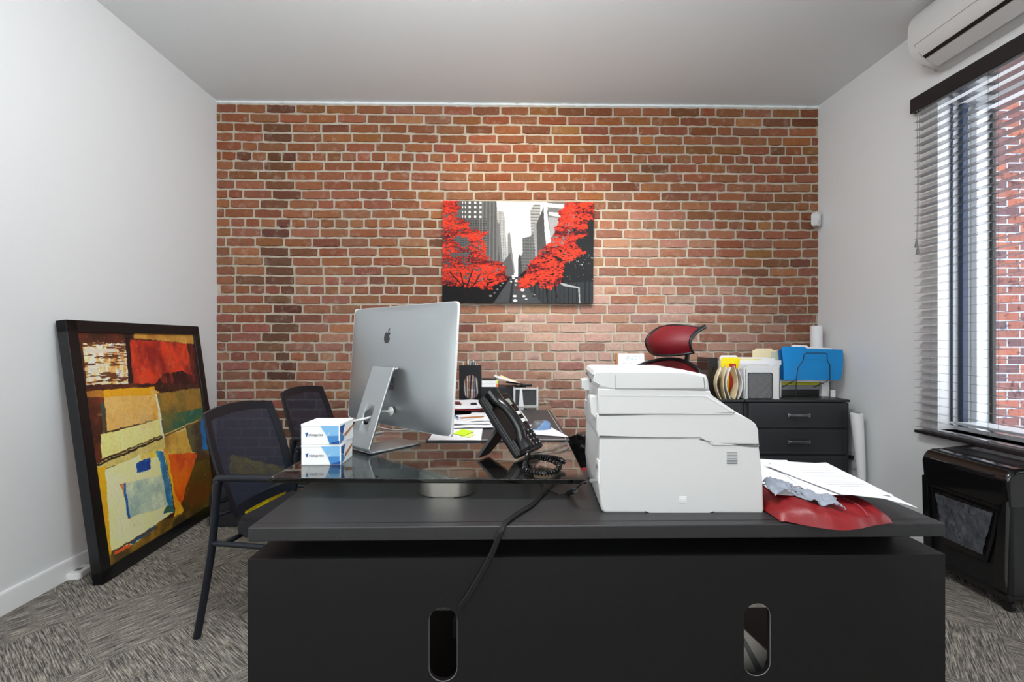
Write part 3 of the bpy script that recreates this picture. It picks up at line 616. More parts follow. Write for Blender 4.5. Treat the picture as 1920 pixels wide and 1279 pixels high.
bm = bmesh.new(); prism(bm, [(-0.02, 0.168), (-0.008, 0.160), (0.062, 0.035), (0.045, 0.03)], -0.004, -0.0002, 0.0005); build('edge_strip', bm, M_seam, pb)

# ------------------------------------------------------------------ glass table above the desk
GZ = 0.81; GT = 0.013; GYAW = -0.016
M_tglass = mat('smoked_tabletop_glass', rgb(120, 140, 140), 0.0, var=0, trans=1.0, ior=1.52)
M_tglass.node_tree.nodes['Principled BSDF'].inputs['Base Color'].default_value = (0.62, 0.72, 0.71, 1)
g0 = onz(503, 896.5, GZ); g1 = onz(1099, 899, GZ); gm = (g0 + g1) / 2
gt = thing('glass_table', 'dark glass topped table reaching back from the desk toward brick wall', 'table', (gm.x, gm.y, 0), GYAW)
GW = (g1 - g0).length / 2; GL = 1.80
bm = bmesh.new(); box(bm, (0, GL / 2, GZ - GT / 2), (2 * GW, GL, GT), 0.0015, 2); build('glass_top', bm, M_tglass, gt)
bm = bmesh.new(); box(bm, (0.0, 1.33, 0.385), (2 * GW - 0.28, 0.78, 0.77), 0.004); build('added_dark_base', bm, M_black, gt)  # added unseen base: carries the glass and keeps it dark so reflections show
for yy in (1.05, 1.6):
    bm = bmesh.new(); lathe(bm, [(0.035, 0.771), (0.035, GZ - GT)], 20, (0.0, yy, 0)); build('support_post', bm, M_steel, gt)
# steel foot standing on the desk under the glass
ft = thing('steel_pedestal', 'brushed steel oval foot between desk and glass top', 'support', (-0.196, 1.405, 0.7505), GYAW)
bm = bmesh.new(); prism(bm, rrect(0.168, 0.13, 0.055, 8), 0, GZ - GT - 0.7505, 0.003, 2, None, 'XY'); build('foot', bm, M_steel, ft, 35)

# ------------------------------------------------------------------ desk mat on the glass
def wl_(p, z=None): q = Vector(p); q.z = z if z is not None else q.z; return q
def sheet(name, pts, z, m, label=None, cat='paper', group=None, th=0.0008, sag=0.0, nu=8, nv=8, seed=0, bumpy=0.0, curl=None, parent=None):
    """four ground corners (x,y) in order; a thin sheet lying at height z"""
    c = sum((Vector((p[0], p[1], 0)) for p in pts), Vector()) / 4; c.z = z
    P = [Vector((p[0], p[1], (p[2] if len(p) > 2 else 0))) - Vector((c.x, c.y, 0)) for p in pts]
    bm = bmesh.new()
    def fn(s, t):
        q = P[0] * (1 - s) * (1 - t) + P[1] * s * (1 - t) + P[2] * s * t + P[3] * (1 - s) * t
        q = q.copy(); q.z += th + bumpy * (0.5 + 0.5 * mnoise.noise(Vector((s * 3 + seed, t * 3, seed * 2.3))))
        if curl: q.z += curl(s, t)
        return q
    grid_surface(bm, fn, nu, nv, th)
    o = build(name, bm, m, parent); o.location = c
    if label: tag(o, label, cat, group)
    return o
pa, pb_, pc, pd_ = onz(787, 829, GZ), onz(1059, 828, GZ), onz(1038, 770, GZ), onz(838, 770, GZ)
dm = thing('desk_mat', 'dark grey desk mat with white stitched edge on the glass', 'desk mat', ((pa + pb_ + pc + pd_) / 4)); dm.location.z = GZ
c_ = Vector(dm.location); ax = (pb_ - pa).normalized(); ay = (pc - pb_).normalized(); wm_, hm_ = (pb_ - pa).length, (pc - pb_).length
oc = (pa + pb_ + pc + (pa + (pc - pb_))) / 4; dm.location = (oc.x, oc.y, GZ)
Mm = frame_mat((0, 0, 0), ax, ay)
bm = bmesh.new(); prism(bm, rrect(wm_, hm_, 0.012, 4), 0, 0.005, 0.0015, 2, Mm, 'XY'); build('pad', bm, M_dark, dm)
bm = bmesh.new(); box(bm, (0.0, -hm_ / 2 + 0.012, 0.0053), (wm_ - 0.03, 0.0016, 0.0008), 0, 1, Mm); box(bm, (wm_ / 2 - 0.014, 0, 0.0053), (0.0016, hm_ - 0.03, 0.0008), 0, 1, Mm); box(bm, (-wm_ / 2 + 0.014, 0, 0.0053), (0.0016, hm_ - 0.03, 0.0008), 0, 1, Mm); build('stitching', bm, M_thread, dm)
TZ = GZ + 0.005

# ------------------------------------------------------------------ all in one computer
wdir = Vector((0.762, -0.648, 0)); ndir = Vector((0.648, 0.762, 0))
pr = at(848, 822, 1.558); ctr = Vector((pr.x, pr.y, 0)) - wdir * 0.325
im = thing('desktop_computer', 'silver all-in-one desktop computer seen from behind on the glass table', 'computer', (ctr.x, ctr.y, GZ))
Mi = frame_mat((0, 0, 0), wdir, ndir)      # local x = width to viewer right, y = toward the screen side
tilt = Matrix.Rotation(math.radians(-4), 4, 'X')
Wd, Hs, zb = 0.65, 0.462, 0.068
# back shell: superellipse bulge
def back(s, t, off=0.0):
    x = (s - 0.5) * Wd; z = t * Hs
    a, b = abs(2 * s - 1), abs(2 * t - 1)
    bulge = (max(0, 1 - a ** 2.6) * max(0, 1 - b ** 2.8)) ** 0.75
    r = 0.012; cx = max(0, abs(x) - (Wd / 2 - r)); cz = max(0, abs(z - Hs / 2) - (Hs / 2 - r)); 
    if cx > 0 and cz > 0:
        l = math.hypot(cx, cz)
        if l > r: x = math.copysign(Wd / 2 - r + cx * r / l, x); z = Hs / 2 + math.copysign(Hs / 2 - r + cz * r / l, z - Hs / 2)
    return Vector((x, -0.004 - 0.040 * bulge - off, z))
Mt = Mi @ Matrix.Translation((0, 0, zb)) @ tilt
bm = bmesh.new(); grid_surface(bm, lambda s, t: Mt @ back(s, t), 44, 34); build('back_shell', bm, M_alu, im, 60)
bm = bmesh.new(); prism(bm, rrect(Wd, Hs, 0.013, 5, 0, Hs / 2), -0.0045, 0.0045, 0.001, 2, Mt); build('edge_band', bm, M_white, im)
bm = bmesh.new(); prism(bm, rrect(Wd - 0.008, Hs - 0.075, 0.01, 4, 0, Hs / 2 + 0.033), 0.0046, 0.0056, 0, 1, Mt); build('screen', bm, M_glossb, im)
# fruit shaped mark on the back
def on_back(x, z, off): s = x / Wd + 0.5; return Mt @ back(s, z / Hs, off)
body = [(0.0, 0.62), (0.16, 0.70), (0.34, 0.72), (0.50, 0.66), (0.62, 0.54), (0.48, 0.42), (0.42, 0.24), (0.46, 0.06), (0.60, -0.08), (0.68, -0.14), (0.58, -0.42), (0.42, -0.66), (0.28, -0.78), (0.12, -0.74), (0.0, -0.70), (-0.14, -0.74), (-0.28, -0.78), (-0.46, -0.62), (-0.62, -0.34), (-0.70, 0.02), (-0.68, 0.34), (-0.54, 0.60), (-0.34, 0.72), (-0.16, 0.70)]
leaf = [(0.0, 0.80), (0.02, 1.0), (0.14, 1.18), (0.34, 1.28), (0.33, 1.08), (0.22, 0.90)]
M_mark = mat('black_mirror_mark', rgb(36, 38, 42), 0.2, var=0.02)
bm = bmesh.new()
for sh in (body, leaf):
    pts = [(p.x, p.y) for p in smooth_path([(a, b, 0) for a, b in sh + [sh[0]]], 4)][:-1]
    lx, lz, sc = -0.022, 0.336, 0.028
    vs_ = [bm.verts.new(on_back(lx + a * sc, lz + b * sc, 0.0006)) for a, b in pts]; f = bm.faces.new(vs_); bmesh.ops.triangulate(bm, faces=[f])
build('mark', bm, M_mark, im, 30)
# stand: bent aluminium strip with round cable hole
prof = [(-0.040, 0.292), (-0.055, 0.288), (-0.068, 0.272), (-0.150, 0.045), (-0.158, 0.018), (-0.150, 0.006), (-0.132, 0.0035), (0.062, 0.003)]
prof = smooth_path([(a, b, 0) for a, b in prof], 5)
SW = 0.067
def strip(s, t):
    k = s * (len(prof) - 1); i = min(int(k), len(prof) - 2); p = prof[i].lerp(prof[i + 1], k - i)
    wd = SW * (1 - 0.0 * s)
    return Mi @ Vector(((t - 0.5) * 2 * wd + 0.014, p.x, p.y))
bm = bmesh.new(); ns_ = 48; nt_ = 26
hc = (0.014, 0.118)
def inhole(i, j):
    k = (i + .5) / ns_ * (len(prof) - 1); q = min(int(k), len(prof) - 2); p = prof[q].lerp(prof[q + 1], k - q); x = ((j + .5) / nt_ - .5) * 2 * SW + 0.014
    return p.x < -0.09 and p.y > 0.03 and (x - hc[0]) ** 2 + ((p.y - hc[1]) * 1.08) ** 2 < 0.028 ** 2
A = [[bm.verts.new(strip(i / ns_, j / nt_)) for j in range(nt_ + 1)] for i in range(ns_ + 1)]
for i in range(ns_):
    for j in range(nt_):
        if not inhole(i, j): bm.faces.new((A[i][j], A[i + 1][j], A[i + 1][j + 1], A[i][j + 1]))
# pull ragged hole border onto a true circle
for i in range(ns_ + 1):
    for j in range(nt_ + 1):
        v = A[i][j]
        if not v.link_faces: bm.verts.remove(v); A[i][j] = None; continue
        near = any(0 <= a < ns_ and 0 <= b < nt_ and inhole(a, b) for a in (i - 1, i) for b in (j - 1, j))
        if near:
            l = Mi.inverted() @ v.co; dx, dz = l.x - hc[0], (l.z - hc[1]) * 1.08; r = math.hypot(dx, dz) or 1
            nxz = hc[1] + dz / r * 0.028 / 1.08; l2 = Vector((hc[0] + dx / r * 0.028, l.y + (nxz - l.z) * 0.36, nxz)); v.co = Mi @ l2
sto = build('stand', bm, M_alu, im, 40)
md = sto.modifiers.new('thickness', 'SOLIDIFY'); md.thickness = 0.006; md.offset = 0
sto.location.z = 0.001
bm = bmesh.new()
for i in range(9): box(bm, (0.035 + 0.0, -0.0, 0), (0.05, 0.0015, 0.0022), 0, 1, Mt @ Matrix.Translation((-0.02, -0.0435, 0.14 + i * 0.0055)))
build('vent_slots', bm, M_plastic, im)
bm = bmesh.new(); lathe(bm, [(0.0165, 0), (0.0165, 0.003), (0.010, 0.006), (0.0055, 0.010)], 20, (0, 0, 0), Mt @ Matrix.Translation((0.03, -0.0405, 0.062)) @ Matrix.Rotation(PI / 2, 4, 'X'))
build('power_plug', bm, M_white2, im)
cb = bmesh.new(); iw = lambda x, y, z: Vector(im.location) + Mi @ Vector((x, y, z))
pp = Vector(im.location) + Mt @ Vector((0.03, -0.050, 0.062))
tube(cb, [pp, pp + Mi.to_3x3() @ Vector((-0.02, -0.03, 0)), iw(0.004, -0.1, 0.118), iw(-0.015, -0.145, 0.108), iw(-0.06, -0.17, 0.10), iw(-0.12, -0.15, 0.085), iw(-0.18, -0.10, 0.06), iw(-0.2, 0.0, 0.012), iw(-0.22, 0.1, 0.004)], 0.0042, 8, 6)
tag(build('power_cable', cb, M_white2), 'white power cable running through the computer stand hole', 'cable')
cb = bmesh.new(); tube(cb, [onz(640, 800, GZ + .003), onz(662, 806, GZ + .003), onz(700, 800, GZ + .003), onz(740, 806, GZ + .003), onz(790, 803, GZ + .003)], 0.0022, 6, 6)
tag(build('data_cable', cb, M_white2), 'thin white cable lying on the glass behind the computer stand', 'cable')
cb = bmesh.new(); q = Vector(im.location); tube(cb, [iw(-0.13, -0.1, 0.004), iw(-0.14, -0.07, 0.06), iw(-0.13, -0.07, 0.12), iw(-0.08, -0.07, 0.142), iw(-0.04, -0.045, 0.12)], 0.0035, 6, 6)
tag(build('audio_cable', cb, M_plastic), 'short black cable looping beside the computer stand', 'cable')

# ------------------------------------------------------------------ two printed card boxes
M_lb = mat('light_blue_print', rgb(120, 178, 220), 0.5, var=0.04); M_mb = mat('mid_blue_print', rgb(60, 128, 190), 0.5, var=0.04); M_db = mat('dark_blue_print', rgb(24, 78, 150), 0.5, var=0.04)
def card_box(p, rz, label, z):
    r = thing('card_box', label, 'box', (p.x, p.y, z), rz, 'stacked card boxes')
    W, D, H = 0.124, 0.115, 0.0635
    bm = bmesh.new(); box(bm, (0, 0, H / 2), (W, D, H), 0.0012, 2); build('carton', bm, M_card, r)
    bm = bmesh.new(); box(bm, (0, 0, H - 0.0030), (W + 0.0012, D + 0.0012, 0.0076), 0.001); build('lid', bm, M_card, r)
    y = -D / 2 - 0.0007
    def tri(nm, pts, m, side=False):
        bm = bmesh.new()
        if not side: prism(bm, [(a * W - W / 2, b * H) for a, b in pts], y - 0.0003, y, 0)
        else: prism(bm, [(a * D - D / 2, b * H) for a, b in pts], W / 2 + 0.0005, W / 2 + 0.001, 0, 1, None, 'YZ')
        return build(nm, bm, m, r)
    tri('light_triangle', [(.50, .93), (.84, .93), (.67, .42)], M_lb); tri('mid_triangle', [(.84, .93), (.97, .93), (.97, .45), (.70, .43)], M_lb)
    tri('blue_triangle', [(.67, .42), (.97, .44), (.97, .18), (.80, .02), (.74, .02)], M_mb); tri('dark_stripe', [(.76, .02), (.99, .02), (.99, .2), (.80, .10)], M_db)
    tri('side_triangle', [(.02, .90), (.34, .93), (.20, .45), (.02, .60)], M_db, True); tri('side_hexagon', [(.02, .55), (.22, .40), (.30, .20), (.02, .02)], M_mb, True); tri('side_card', [(.30, .42), (.96, .72), (.96, .60), (.34, .26)], M_wood, True)
    tm = text_mesh('vistaprint', 0.0125); o = link('lettering', tm, M_ink, r); o.location = (-W / 2 + 0.024, y - 0.0002, H * 0.42); o.rotation_euler = (PI / 2, 0, 0)
    tri('logo_mark', [(.10, .56), (.19, .60), (.15, .36)], M_db); tri('logo_wing', [(.10, .56), (.15, .575), (.13, .44)], M_lb)
    return r
b0 = onz(600.5, 872.5, GZ); b0.y += 0.060
card_box(b0, math.radians(1.5), 'lower white box with blue triangles at the glass table corner', GZ)
card_box(b0 + Vector((0.001, 0, 0)), math.radians(-1.5), 'upper white box with blue triangles stacked on its twin', GZ + 0.0652)

# ------------------------------------------------------------------ desk telephone
u_ = Vector((-0.866, 0.5, 0)).normalized(); th_ = math.radians(51)
up_ = (u_ * math.cos(th_) + Vector((0, 0, 1)) * math.sin(th_)); side = Vector((-u_.y, u_.x, 0)) * -1  # from handset side (near) to far
side = Vector((0.5, 0.866, 0)).normalized()
po = at(972, 868, 1.515); po.z = GZ + 0.004
ph = thing('desk_phone', 'black desk phone with handset and key pad propped up on glass', 'telephone', (po.x, po.y, GZ))
Mp = Matrix.Translation((0, 0, 0.012)) @ frame_mat((0, 0, 0), side, up_)
nz = (Mp.to_3x3() @ Vector((0, 0, 1)))
sgp = 1 if nz.dot(Vector((1, 0, 0.4))) > 0 else -1
PW, PL = 0.182, 0.24
def pz(z): return z * sgp
bm = bmesh.new(); box(bm, (PW / 2, PL / 2, pz(-0.006)), (PW, PL, 0.026), 0.009, 3, Mp); build('body', bm, M_plastic, ph)
bm = bmesh.new(); box(bm, (0.030, PL / 2, pz(0.006)), (0.058, PL - 0.004, 0.012), 0.006, 3, Mp); box(bm, (0.03, 0.035, pz(0.012)), (0.05, 0.05, 0.012), 0.006, 2, Mp); box(bm, (0.03, PL - 0.034, pz(0.012)), (0.05, 0.05, 0.012), 0.006, 2, Mp); build('cradle', bm, M_plastic, ph)
bm = bmesh.new()
hp = smooth_path([(0.03, 0.012, pz(0.030)), (0.03, 0.045, pz(0.034)), (0.03, 0.075, pz(0.047)), (0.03, PL / 2, pz(0.052)), (0.03, PL - 0.075, pz(0.047)), (0.03, PL - 0.042, pz(0.036)), (0.03, PL - 0.004, pz(0.032))], 6)
tube(bm, [Mp @ p for p in hp], lambda t: 0.0165 + 0.009 * (abs(2 * t - 1) ** 3), 14, 0, 1.25, side); build('handset', bm, M_glossb, ph)
bm = bmesh.new(); box(bm, (0.122, PL - 0.043, pz(0.0085)), (0.070, 0.040, 0.004), 0.0015, 1, Mp); lcdb = build('display_bezel', bm, M_glossb, ph)
bm = bmesh.new(); box(bm, (0.122, PL - 0.043, pz(0.0112)), (0.052, 0.026, 0.002), 0, 1, Mp); build('display', bm, mat('grey_display', rgb(138, 146, 138), 0.25), ph)
bm = bmesh.new()
for r_ in (0, 1): box(bm, (0.124, PL - 0.093 - r_ * 0.032, pz(0.0085)), (0.086, 0.015, 0.003), 0.0006, 1, Mp)
build('label_strip', bm, M_white2, ph)
for r_ in range(4):
    for c in range(4):
        bm = bmesh.new(); box(bm, (0.090 + c * 0.022, PL - 0.080 - (0, 0.022, 0.034, 0.054)[r_], pz(0.0095)), (0.011, 0.007, 0.004), 0.001, 1, Mp); build('line_key', bm, M_glossb, ph)
for r_ in range(4):
    for c in range(4):
        bm = bmesh.new(); box(bm, (0.088 + c * 0.0235, 0.072 - r_ * 0.018, pz(0.0095)), (0.017, 0.012, 0.006), 0.002, 2, Mp); box(bm, (0.088 + c * 0.0235, 0.0735 - r_ * 0.018, pz(0.0128)), (0.005, 0.003, 0.0006), 0, 1, Mp); build('dial_key', bm, M_metalb, ph)
tm = text_mesh('1  2  3', 0.008); 
bm = bmesh.new()
for r_ in range(4):
    for c in range(4):
        for q in range(2): box(bm, (0.086 + c * 0.0235 + q * 0.004, 0.0735 - r_ * 0.018, pz(0.0134)), (0.0018, 0.0042, 0.0004), 0, 1, Mp)
build('key_figures', bm, M_white2, ph)
bm = bmesh.new(); F1 = Mp @ Vector((0.035, PL * 0.52, pz(-0.018))); F2 = Mp @ Vector((PW - 0.03, PL * 0.52, pz(-0.018)))
G1 = Vector((-0.132, 0.025, 0.004)); G2 = G1 + (F2 - F1) * 0.55
grid_surface(bm, lambda s, t: (F1.lerp(F2, t)).lerp(G1.lerp(G2, t), s), 2, 2, 0.010); build('prop_foot', bm, M_plastic, ph)
# coiled cord
def coil(pts, rc, turns, rw=0.0019, n=14):
    path = smooth_path(pts, n); 
    fr = frames(path); L_ = [0]
    for i in range(1, len(path)): L_.append(L_[-1] + (path[i] - path[i - 1]).length)
    out = []; N_ = turns * 10
    import bisect
    for k in range(N_ + 1):
        s = L_[-1] * k / N_; i = min(max(bisect.bisect_right(L_, s) - 1, 0), len(path) - 2); f = (s - L_[i]) / max(1e-9, L_[i + 1] - L_[i])
        p = path[i].lerp(path[i + 1], f); a = fr[i][1].lerp(fr[i + 1][1], f).normalized(); b = fr[i][2].lerp(fr[i + 1][2], f).normalized(); an = 2 * PI * k / 10
        out.append(p + a * rc * math.cos(an) + b * rc * math.sin(an))
    bm = bmesh.new(); tube(bm, out, rw, 5); tube(bm, path, rc * 0.6, 8); return bm
cz = GZ + 0.0115
cc = build('coiled_cord', coil([Vector(ph.location) + Mp @ Vector((0.03, 0.0, pz(0.03))), onz(985, 879, cz), onz(1012, 887, cz), onz(1038, 885, cz), onz(1049, 874, cz), onz(1038, 865, cz + .004), onz(1027, 861, cz + .006), onz(1010, 858, cz + .004)] , 0.0068, 46), M_glossb)
tag(cc, 'black coiled handset cord curled on the glass before the phone', 'cord')
cc = build('coiled_cord', coil([onz(988, 858, cz + .002), onz(1010, 856, cz + .01), onz(1035, 858, cz + .012), onz(1053, 863, cz + .010), onz(1056, 868, cz + .006)], 0.0062, 26), M_glossb)
tag(cc, 'short loop of black coiled cord beside the phone base, farther back', 'cord')
cb = bmesh.new(); tube(cb, [onz(985, 852, GZ + .003), onz(1015, 846, GZ + .003), onz(1045, 837, GZ + .004), onz(1062, 829, GZ + .006), onz(1066, 838, GZ + .003), onz(1050, 846, GZ + .003), onz(1005, 852, GZ + .003)], 0.0018, 6, 6)
tag(build('thin_cable', cb, M_seam), 'thin grey cable looped on the glass behind the phone', 'cable')

# ------------------------------------------------------------------ multifunction printer
PD = 1.224
def pp_(x, y): q = at(1040 + x / 3.045, 580 + y / 3.045, PD); return (q.x - PX, q.z - 0.7505)
PX = at(1281, 962, PD).x
pn = thing('office_printer', 'large white multifunction printer standing on the black desk', 'printer', (PX, PD, 0.7505))
def body_(name, outline, y0, y1, m, bev=0.006, parent=pn, taper=1.0):
    pts = [pp_(*p) for p in outline]; bm = bmesh.new(); prism(bm, pts, y0, y1, bev, 3)
    for v in bm.verts:
        if v.co.x < 0 and y1 > 0.1: v.co.x += 0.055 * taper * max(0, v.co.y) * min(1, -v.co.x / 0.15)
    return build(name, bm, m, parent, 35)
DP = 0.34
lower = [(262, 1128), (250, 1000), (254, 752), (262, 735), (830, 733), (905, 777), (1170, 780), (1184, 960), (1198, 1150), (1190, 1170), (905, 1168), (880, 1150), (545, 1150), (520, 1167), (290, 1166), (270, 1152)]
body_('lower_body', lower, 0, DP, M_white2, 0.007)
mid = [(250, 732), (238, 690), (240, 600), (1016, 600), (1034, 584), (1120, 632), (1150, 655), (1165, 690), (1170, 774), (905, 771), (832, 728)]
body_('middle_body', mid, 0.0, DP - 0.01, M_white2, 0.005)
body_('scanner_bed', [(248, 600), (246, 452), (888, 466), (898, 500), (1034, 583), (1016, 599)], 0.0, DP - 0.01, M_white2, 0.003)
body_('seam_band', [(252, 492), (860, 496), (1018, 590), (1030, 583), (872, 493)], -0.0006, 0.002, M_white, 0.0002)
body_('feeder_lid', [(245, 452), (236, 400), (216, 372), (226, 350), (250, 344), (745, 347), (868, 374), (880, 400), (890, 465), (348, 455)], 0.0, 0.27, M_white2, 0.009, pn, 1.6)
body_('seam_line', [(343, 376), (344, 454), (858, 455), (852, 388), (849, 388), (855, 452.5), (346, 451.5), (345, 376)], -0.0012, 0.001, M_seam, 0)
for ol in ([(252, 601.5), (1014, 601.5), (1020, 598), (1026, 590), (1024, 588.5), (1014, 599), (252, 599)], [(262, 734), (831, 734), (905, 778), (1170, 779), (1170, 776), (906, 775), (832, 731), (262, 731)]):
    body_('seam_line', ol, -0.0008, 0.003, M_seam, 0)
# left side panels (the printer's rear, facing the glass table)
body_('rear_hinge', [(252, 640), (212, 600), (206, 520), (212, 500), (252, 500)][::-1], 0.015, 0.055, M_white2, 0.003)
body_('rear_hinge', [(252, 520), (222, 500), (196, 500), (196, 440), (250, 430)][::-1], 0.20, 0.26, M_white2, 0.003)
bm = bmesh.new()
for i in range(8): 
    a = pp_(982, 816 + i * 9.3); b = pp_(1042, 816 + i * 9.3); box(bm, ((a[0] + b[0]) / 2, -0.0003, a[1]), (b[0] - a[0], 0.0012, 0.0011))
build('vent_slats', bm, M_ink, pn)
bm = bmesh.new(); a = pp_(732, 1086); box(bm, (a[0], -0.0003, a[1]), (0.021, 0.0012, 0.016), 0.0005); box(bm, (a[0], -0.0008, a[1]), (0.010, 0.001, 0.007), 0.0003); build('embossed_plate', bm, M_white, pn)
bm = bmesh.new(); a = pp_(262, 930); box(bm, (a[0] - 0.0035, 0.012, a[1]), (0.006, 0.028, 0.060), 0.001); build('port_recess', bm, M_white, pn)
bm = bmesh.new(); a = pp_(252, 902); box(bm, (a[0] - 0.002, 0.012, a[1]), (0.006, 0.014, 0.012), 0.001); build('port', bm, M_seam, pn)
cb = bmesh.new(); q = at(1122, 902, PD + .01); tube(cb, [q + Vector((-0.016, 0, 0)), q + Vector((-0.030, 0, -0.001)), at(1092, 906, 1.235), at(1082, 914, 1.25), at(1075, 921, 1.26), onz(1066, 925, .757), onz(1048, 927, .755), onz(1030, 919, .755), onz(1012, 907, .755), onz(985, 890, .755)], 0.0026, 8, 6)
us = thing('usb_cable', 'black printer cable with ferrite bead lying on the desk', 'cable', (0, 0, 0)); build('cord', cb, M_plastic, us)
bm = bmesh.new(); box(bm, tuple(q + Vector((-0.012, 0, 0))), (0.024, 0.010, 0.008), 0.002); build('connector', bm, M_seam, us)
bm = bmesh.new(); a = at(1079, 919.5, 1.253); b = onz(1066, 925, .757); tube(bm, [a, b], 0.0075, 14); build('ferrite_bead', bm, M_plastic, us)

# ------------------------------------------------------------------ flat phone cords over the desk edge into the oval hole
for k, (off, lab) in enumerate(((0.0, 'black flat cord hanging over desk front into left oval hole'), (0.006, 'second black cord beside it hanging over desk front'))):
    cb = bmesh.new()
    pts = [onz(1050 - 30 * k, 896, .757), onz(1030 - 12 * k, 915, .756), onz(1000, 943, .755), onz(965, 966, .755)]
    e1 = onz(948, 984, .755); e1.y = 1.15; pts += [e1, Vector((e1.x - 0.006, 1.138, 0.752)), at(936, 1000, 1.128), at(915, 1050, 1.128), at(882, 1108, 1.128), at(862, 1138, 1.130), at(856, 1152, 1.142), at(853, 1168, 1.165), at(852, 1195, 1.19)]
    pts = [p + Vector((off, 0, 0.002 * k)) for p in pts]
    tube(cb, pts, 0.0032, 8, 8, 1.5); tag(build('phone_cord', cb, M_plastic), lab, 'cord')

# ------------------------------------------------------------------ papers and clutter on the glass table
def quad(uv, z): return [tuple(onz(u, v, z))[:2] for u, v in uv]
sheet('paper', quad([(803, 826), (902, 826), (905, 804), (818, 802)], TZ), TZ, M_paper, 'white sheet under green note, front left of desk mat', seed=1, bumpy=0.002)
nt_ = sheet('sticky_note', quad([(850, 815), (870, 820), (888, 812), (866, 806)], TZ), TZ + 0.003, mat('lime_note', rgb(206, 244, 40), 0.6), 'bright green sticky note on the front white sheet', 'note', None, curl=lambda s, t: 0.004 * s)
nt_ = sheet('sticky_note', quad([(864, 820), (882, 822), (890, 816), (874, 813)], TZ), TZ + 0.0035, mat('pale_lime_note', rgb(222, 248, 130), 0.6), 'paler green sticky note beside the bright green one', 'note')
for i, (uv, lab) in enumerate((([(842, 804), (925, 803), (915, 786), (845, 787)], 'white paper layered behind the green notes'),
        ([(846, 798), (920, 797), (912, 777), (850, 780)], 'crumpled white paper with pen marks near computer edge'),
        ([(880, 792), (938, 790), (925, 770), (884, 773)], 'white sheet half hidden behind the desk phone'))):
    sheet('paper', quad(uv, TZ + .004 * (i + 1)), TZ + .004 * (i + 1), M_paper, lab, seed=i + 4, bumpy=0.008)
sheet('paper', quad([(960, 812), (1066, 822), (1030, 800), (984, 796)], TZ), TZ, M_paper, 'white paper under the blue mouse', seed=9, bumpy=0.002, curl=lambda s, t: 0.004 * s * (1 - t))
sheet('paper', quad([(975, 800), (990, 789), (975, 768), (955, 772)], TZ), TZ, M_paper, 'narrow white paper slanting out behind the phone', seed=10, bumpy=0.002)
for i, (a, b, m, lab) in enumerate((((862, 784), (908, 781), M_wood, 'brown pencil lying on the papers beside phone'), ((846, 775), (860, 784), M_db, 'blue pen lying across papers by the computer edge'))):
    p, q = onz(a[0], a[1], TZ + .024), onz(b[0], b[1], TZ + .024); bm = bmesh.new(); tube(bm, [p, p.lerp(q, .5), p.lerp(q, .94), q], lambda t: 0.0035 if t < .9 else 0.001, 8); tag(build('pencil' if i == 0 else 'pen', bm, m), lab, 'pen')
# red and white envelopes on a dark tray
tr = onz(890, 773, GZ); 
bt = thing('document_tray', 'low black tray under the red and white envelopes', 'tray', (tr.x - .0, tr.y + .10, GZ)); bbox('tray', (0, 0, 0.015), (0.34, 0.19, 0.028), M_plastic, bt, 0.004)
for i, (uv, m, lab, zz) in enumerate((([(843, 772), (935, 770), (925, 757), (846, 758)], M_red, 'red envelope edge under the white envelopes', 0.030), ([(845, 768), (915, 768), (905, 752), (848, 752)], M_paper, 'white envelope on the dark tray, left of red one', 0.036), ([(893, 765), (947, 759), (938, 747), (900, 752)], M_paper, 'white envelope with red corner right of the tray', 0.044))):
    sheet('envelope', quad(uv, GZ + zz), GZ + zz, m, lab, 'envelope', seed=20 + i, bumpy=0.010, th=0.002)
sheet('red_card', quad([(915, 757), (936, 752), (938, 748), (920, 751)], GZ + .062), GZ + .062, M_red, 'small red card on top of the white envelopes', 'card', bumpy=0.004, seed=3)
sheet('red_card', quad([(847, 756), (866, 759), (862, 754), (849, 753)], GZ + .050), GZ + .050, M_red, 'small red card beside the computer edge on envelopes', 'card', bumpy=0.003, seed=6)
tp = onz(888, 772, TZ); tc_ = thing('tape_pot', 'small teal pot with black lid behind the phone', 'pot', (tp.x, tp.y, GZ + .005)); bm = bmesh.new(); lathe(bm, [(0.016, 0), (0.017, 0.002), (0.017, 0.034)], 20); build('pot', bm, mat('teal_plastic', rgb(0, 150, 165), 0.35), tc_); bm = bmesh.new(); lathe(bm, [(0.0175, 0.034), (0.0175, 0.046), (0.015, 0.048)], 20); build('lid', bm, M_plastic, tc_)
# mouse
mp_ = onz(1015, 808, TZ); mo = thing('computer_mouse', 'grey and blue computer mouse on white paper', 'mouse', (mp_.x, mp_.y + .03, TZ + .003), math.radians(20))
def egg(bm, a, b, c, n=16, m_=10, z0=0, M=None, shift=0):
    rings = []; vs_ = []
    for i in range(m_ + 1):
        ph_ = PI / 2 * i / m_
        ring = []
        for k in range(n):
            t = 2 * PI * k / n; r = math.cos(ph_) ** 0.7 if i < m_ else 0.001
            v = bm.verts.new((a * r * math.cos(t) + shift * math.sin(ph_), b * r * math.sin(t) * (1 + 0.12 * math.cos(t)), z0 + c * math.sin(ph_))); ring.append(v); vs_.append(v)
        rings.append(ring)
    for i in range(m_):
        for k in range(n): bm.faces.new((rings[i][k], rings[i][(k + 1) % n], rings[i + 1][(k + 1) % n], rings[i + 1][k]))
    bm.faces.new(rings[0][::-1]); bm.faces.new(rings[-1])
    if M is not None: move(bm, vs_, M)
bm = bmesh.new(); egg(bm, 0.046, 0.032, 0.036, 20, 10, 0, None, 0.008); build('shell', bm, mat('slate_blue_plastic', rgb(104, 134, 172), 0.4), mo)
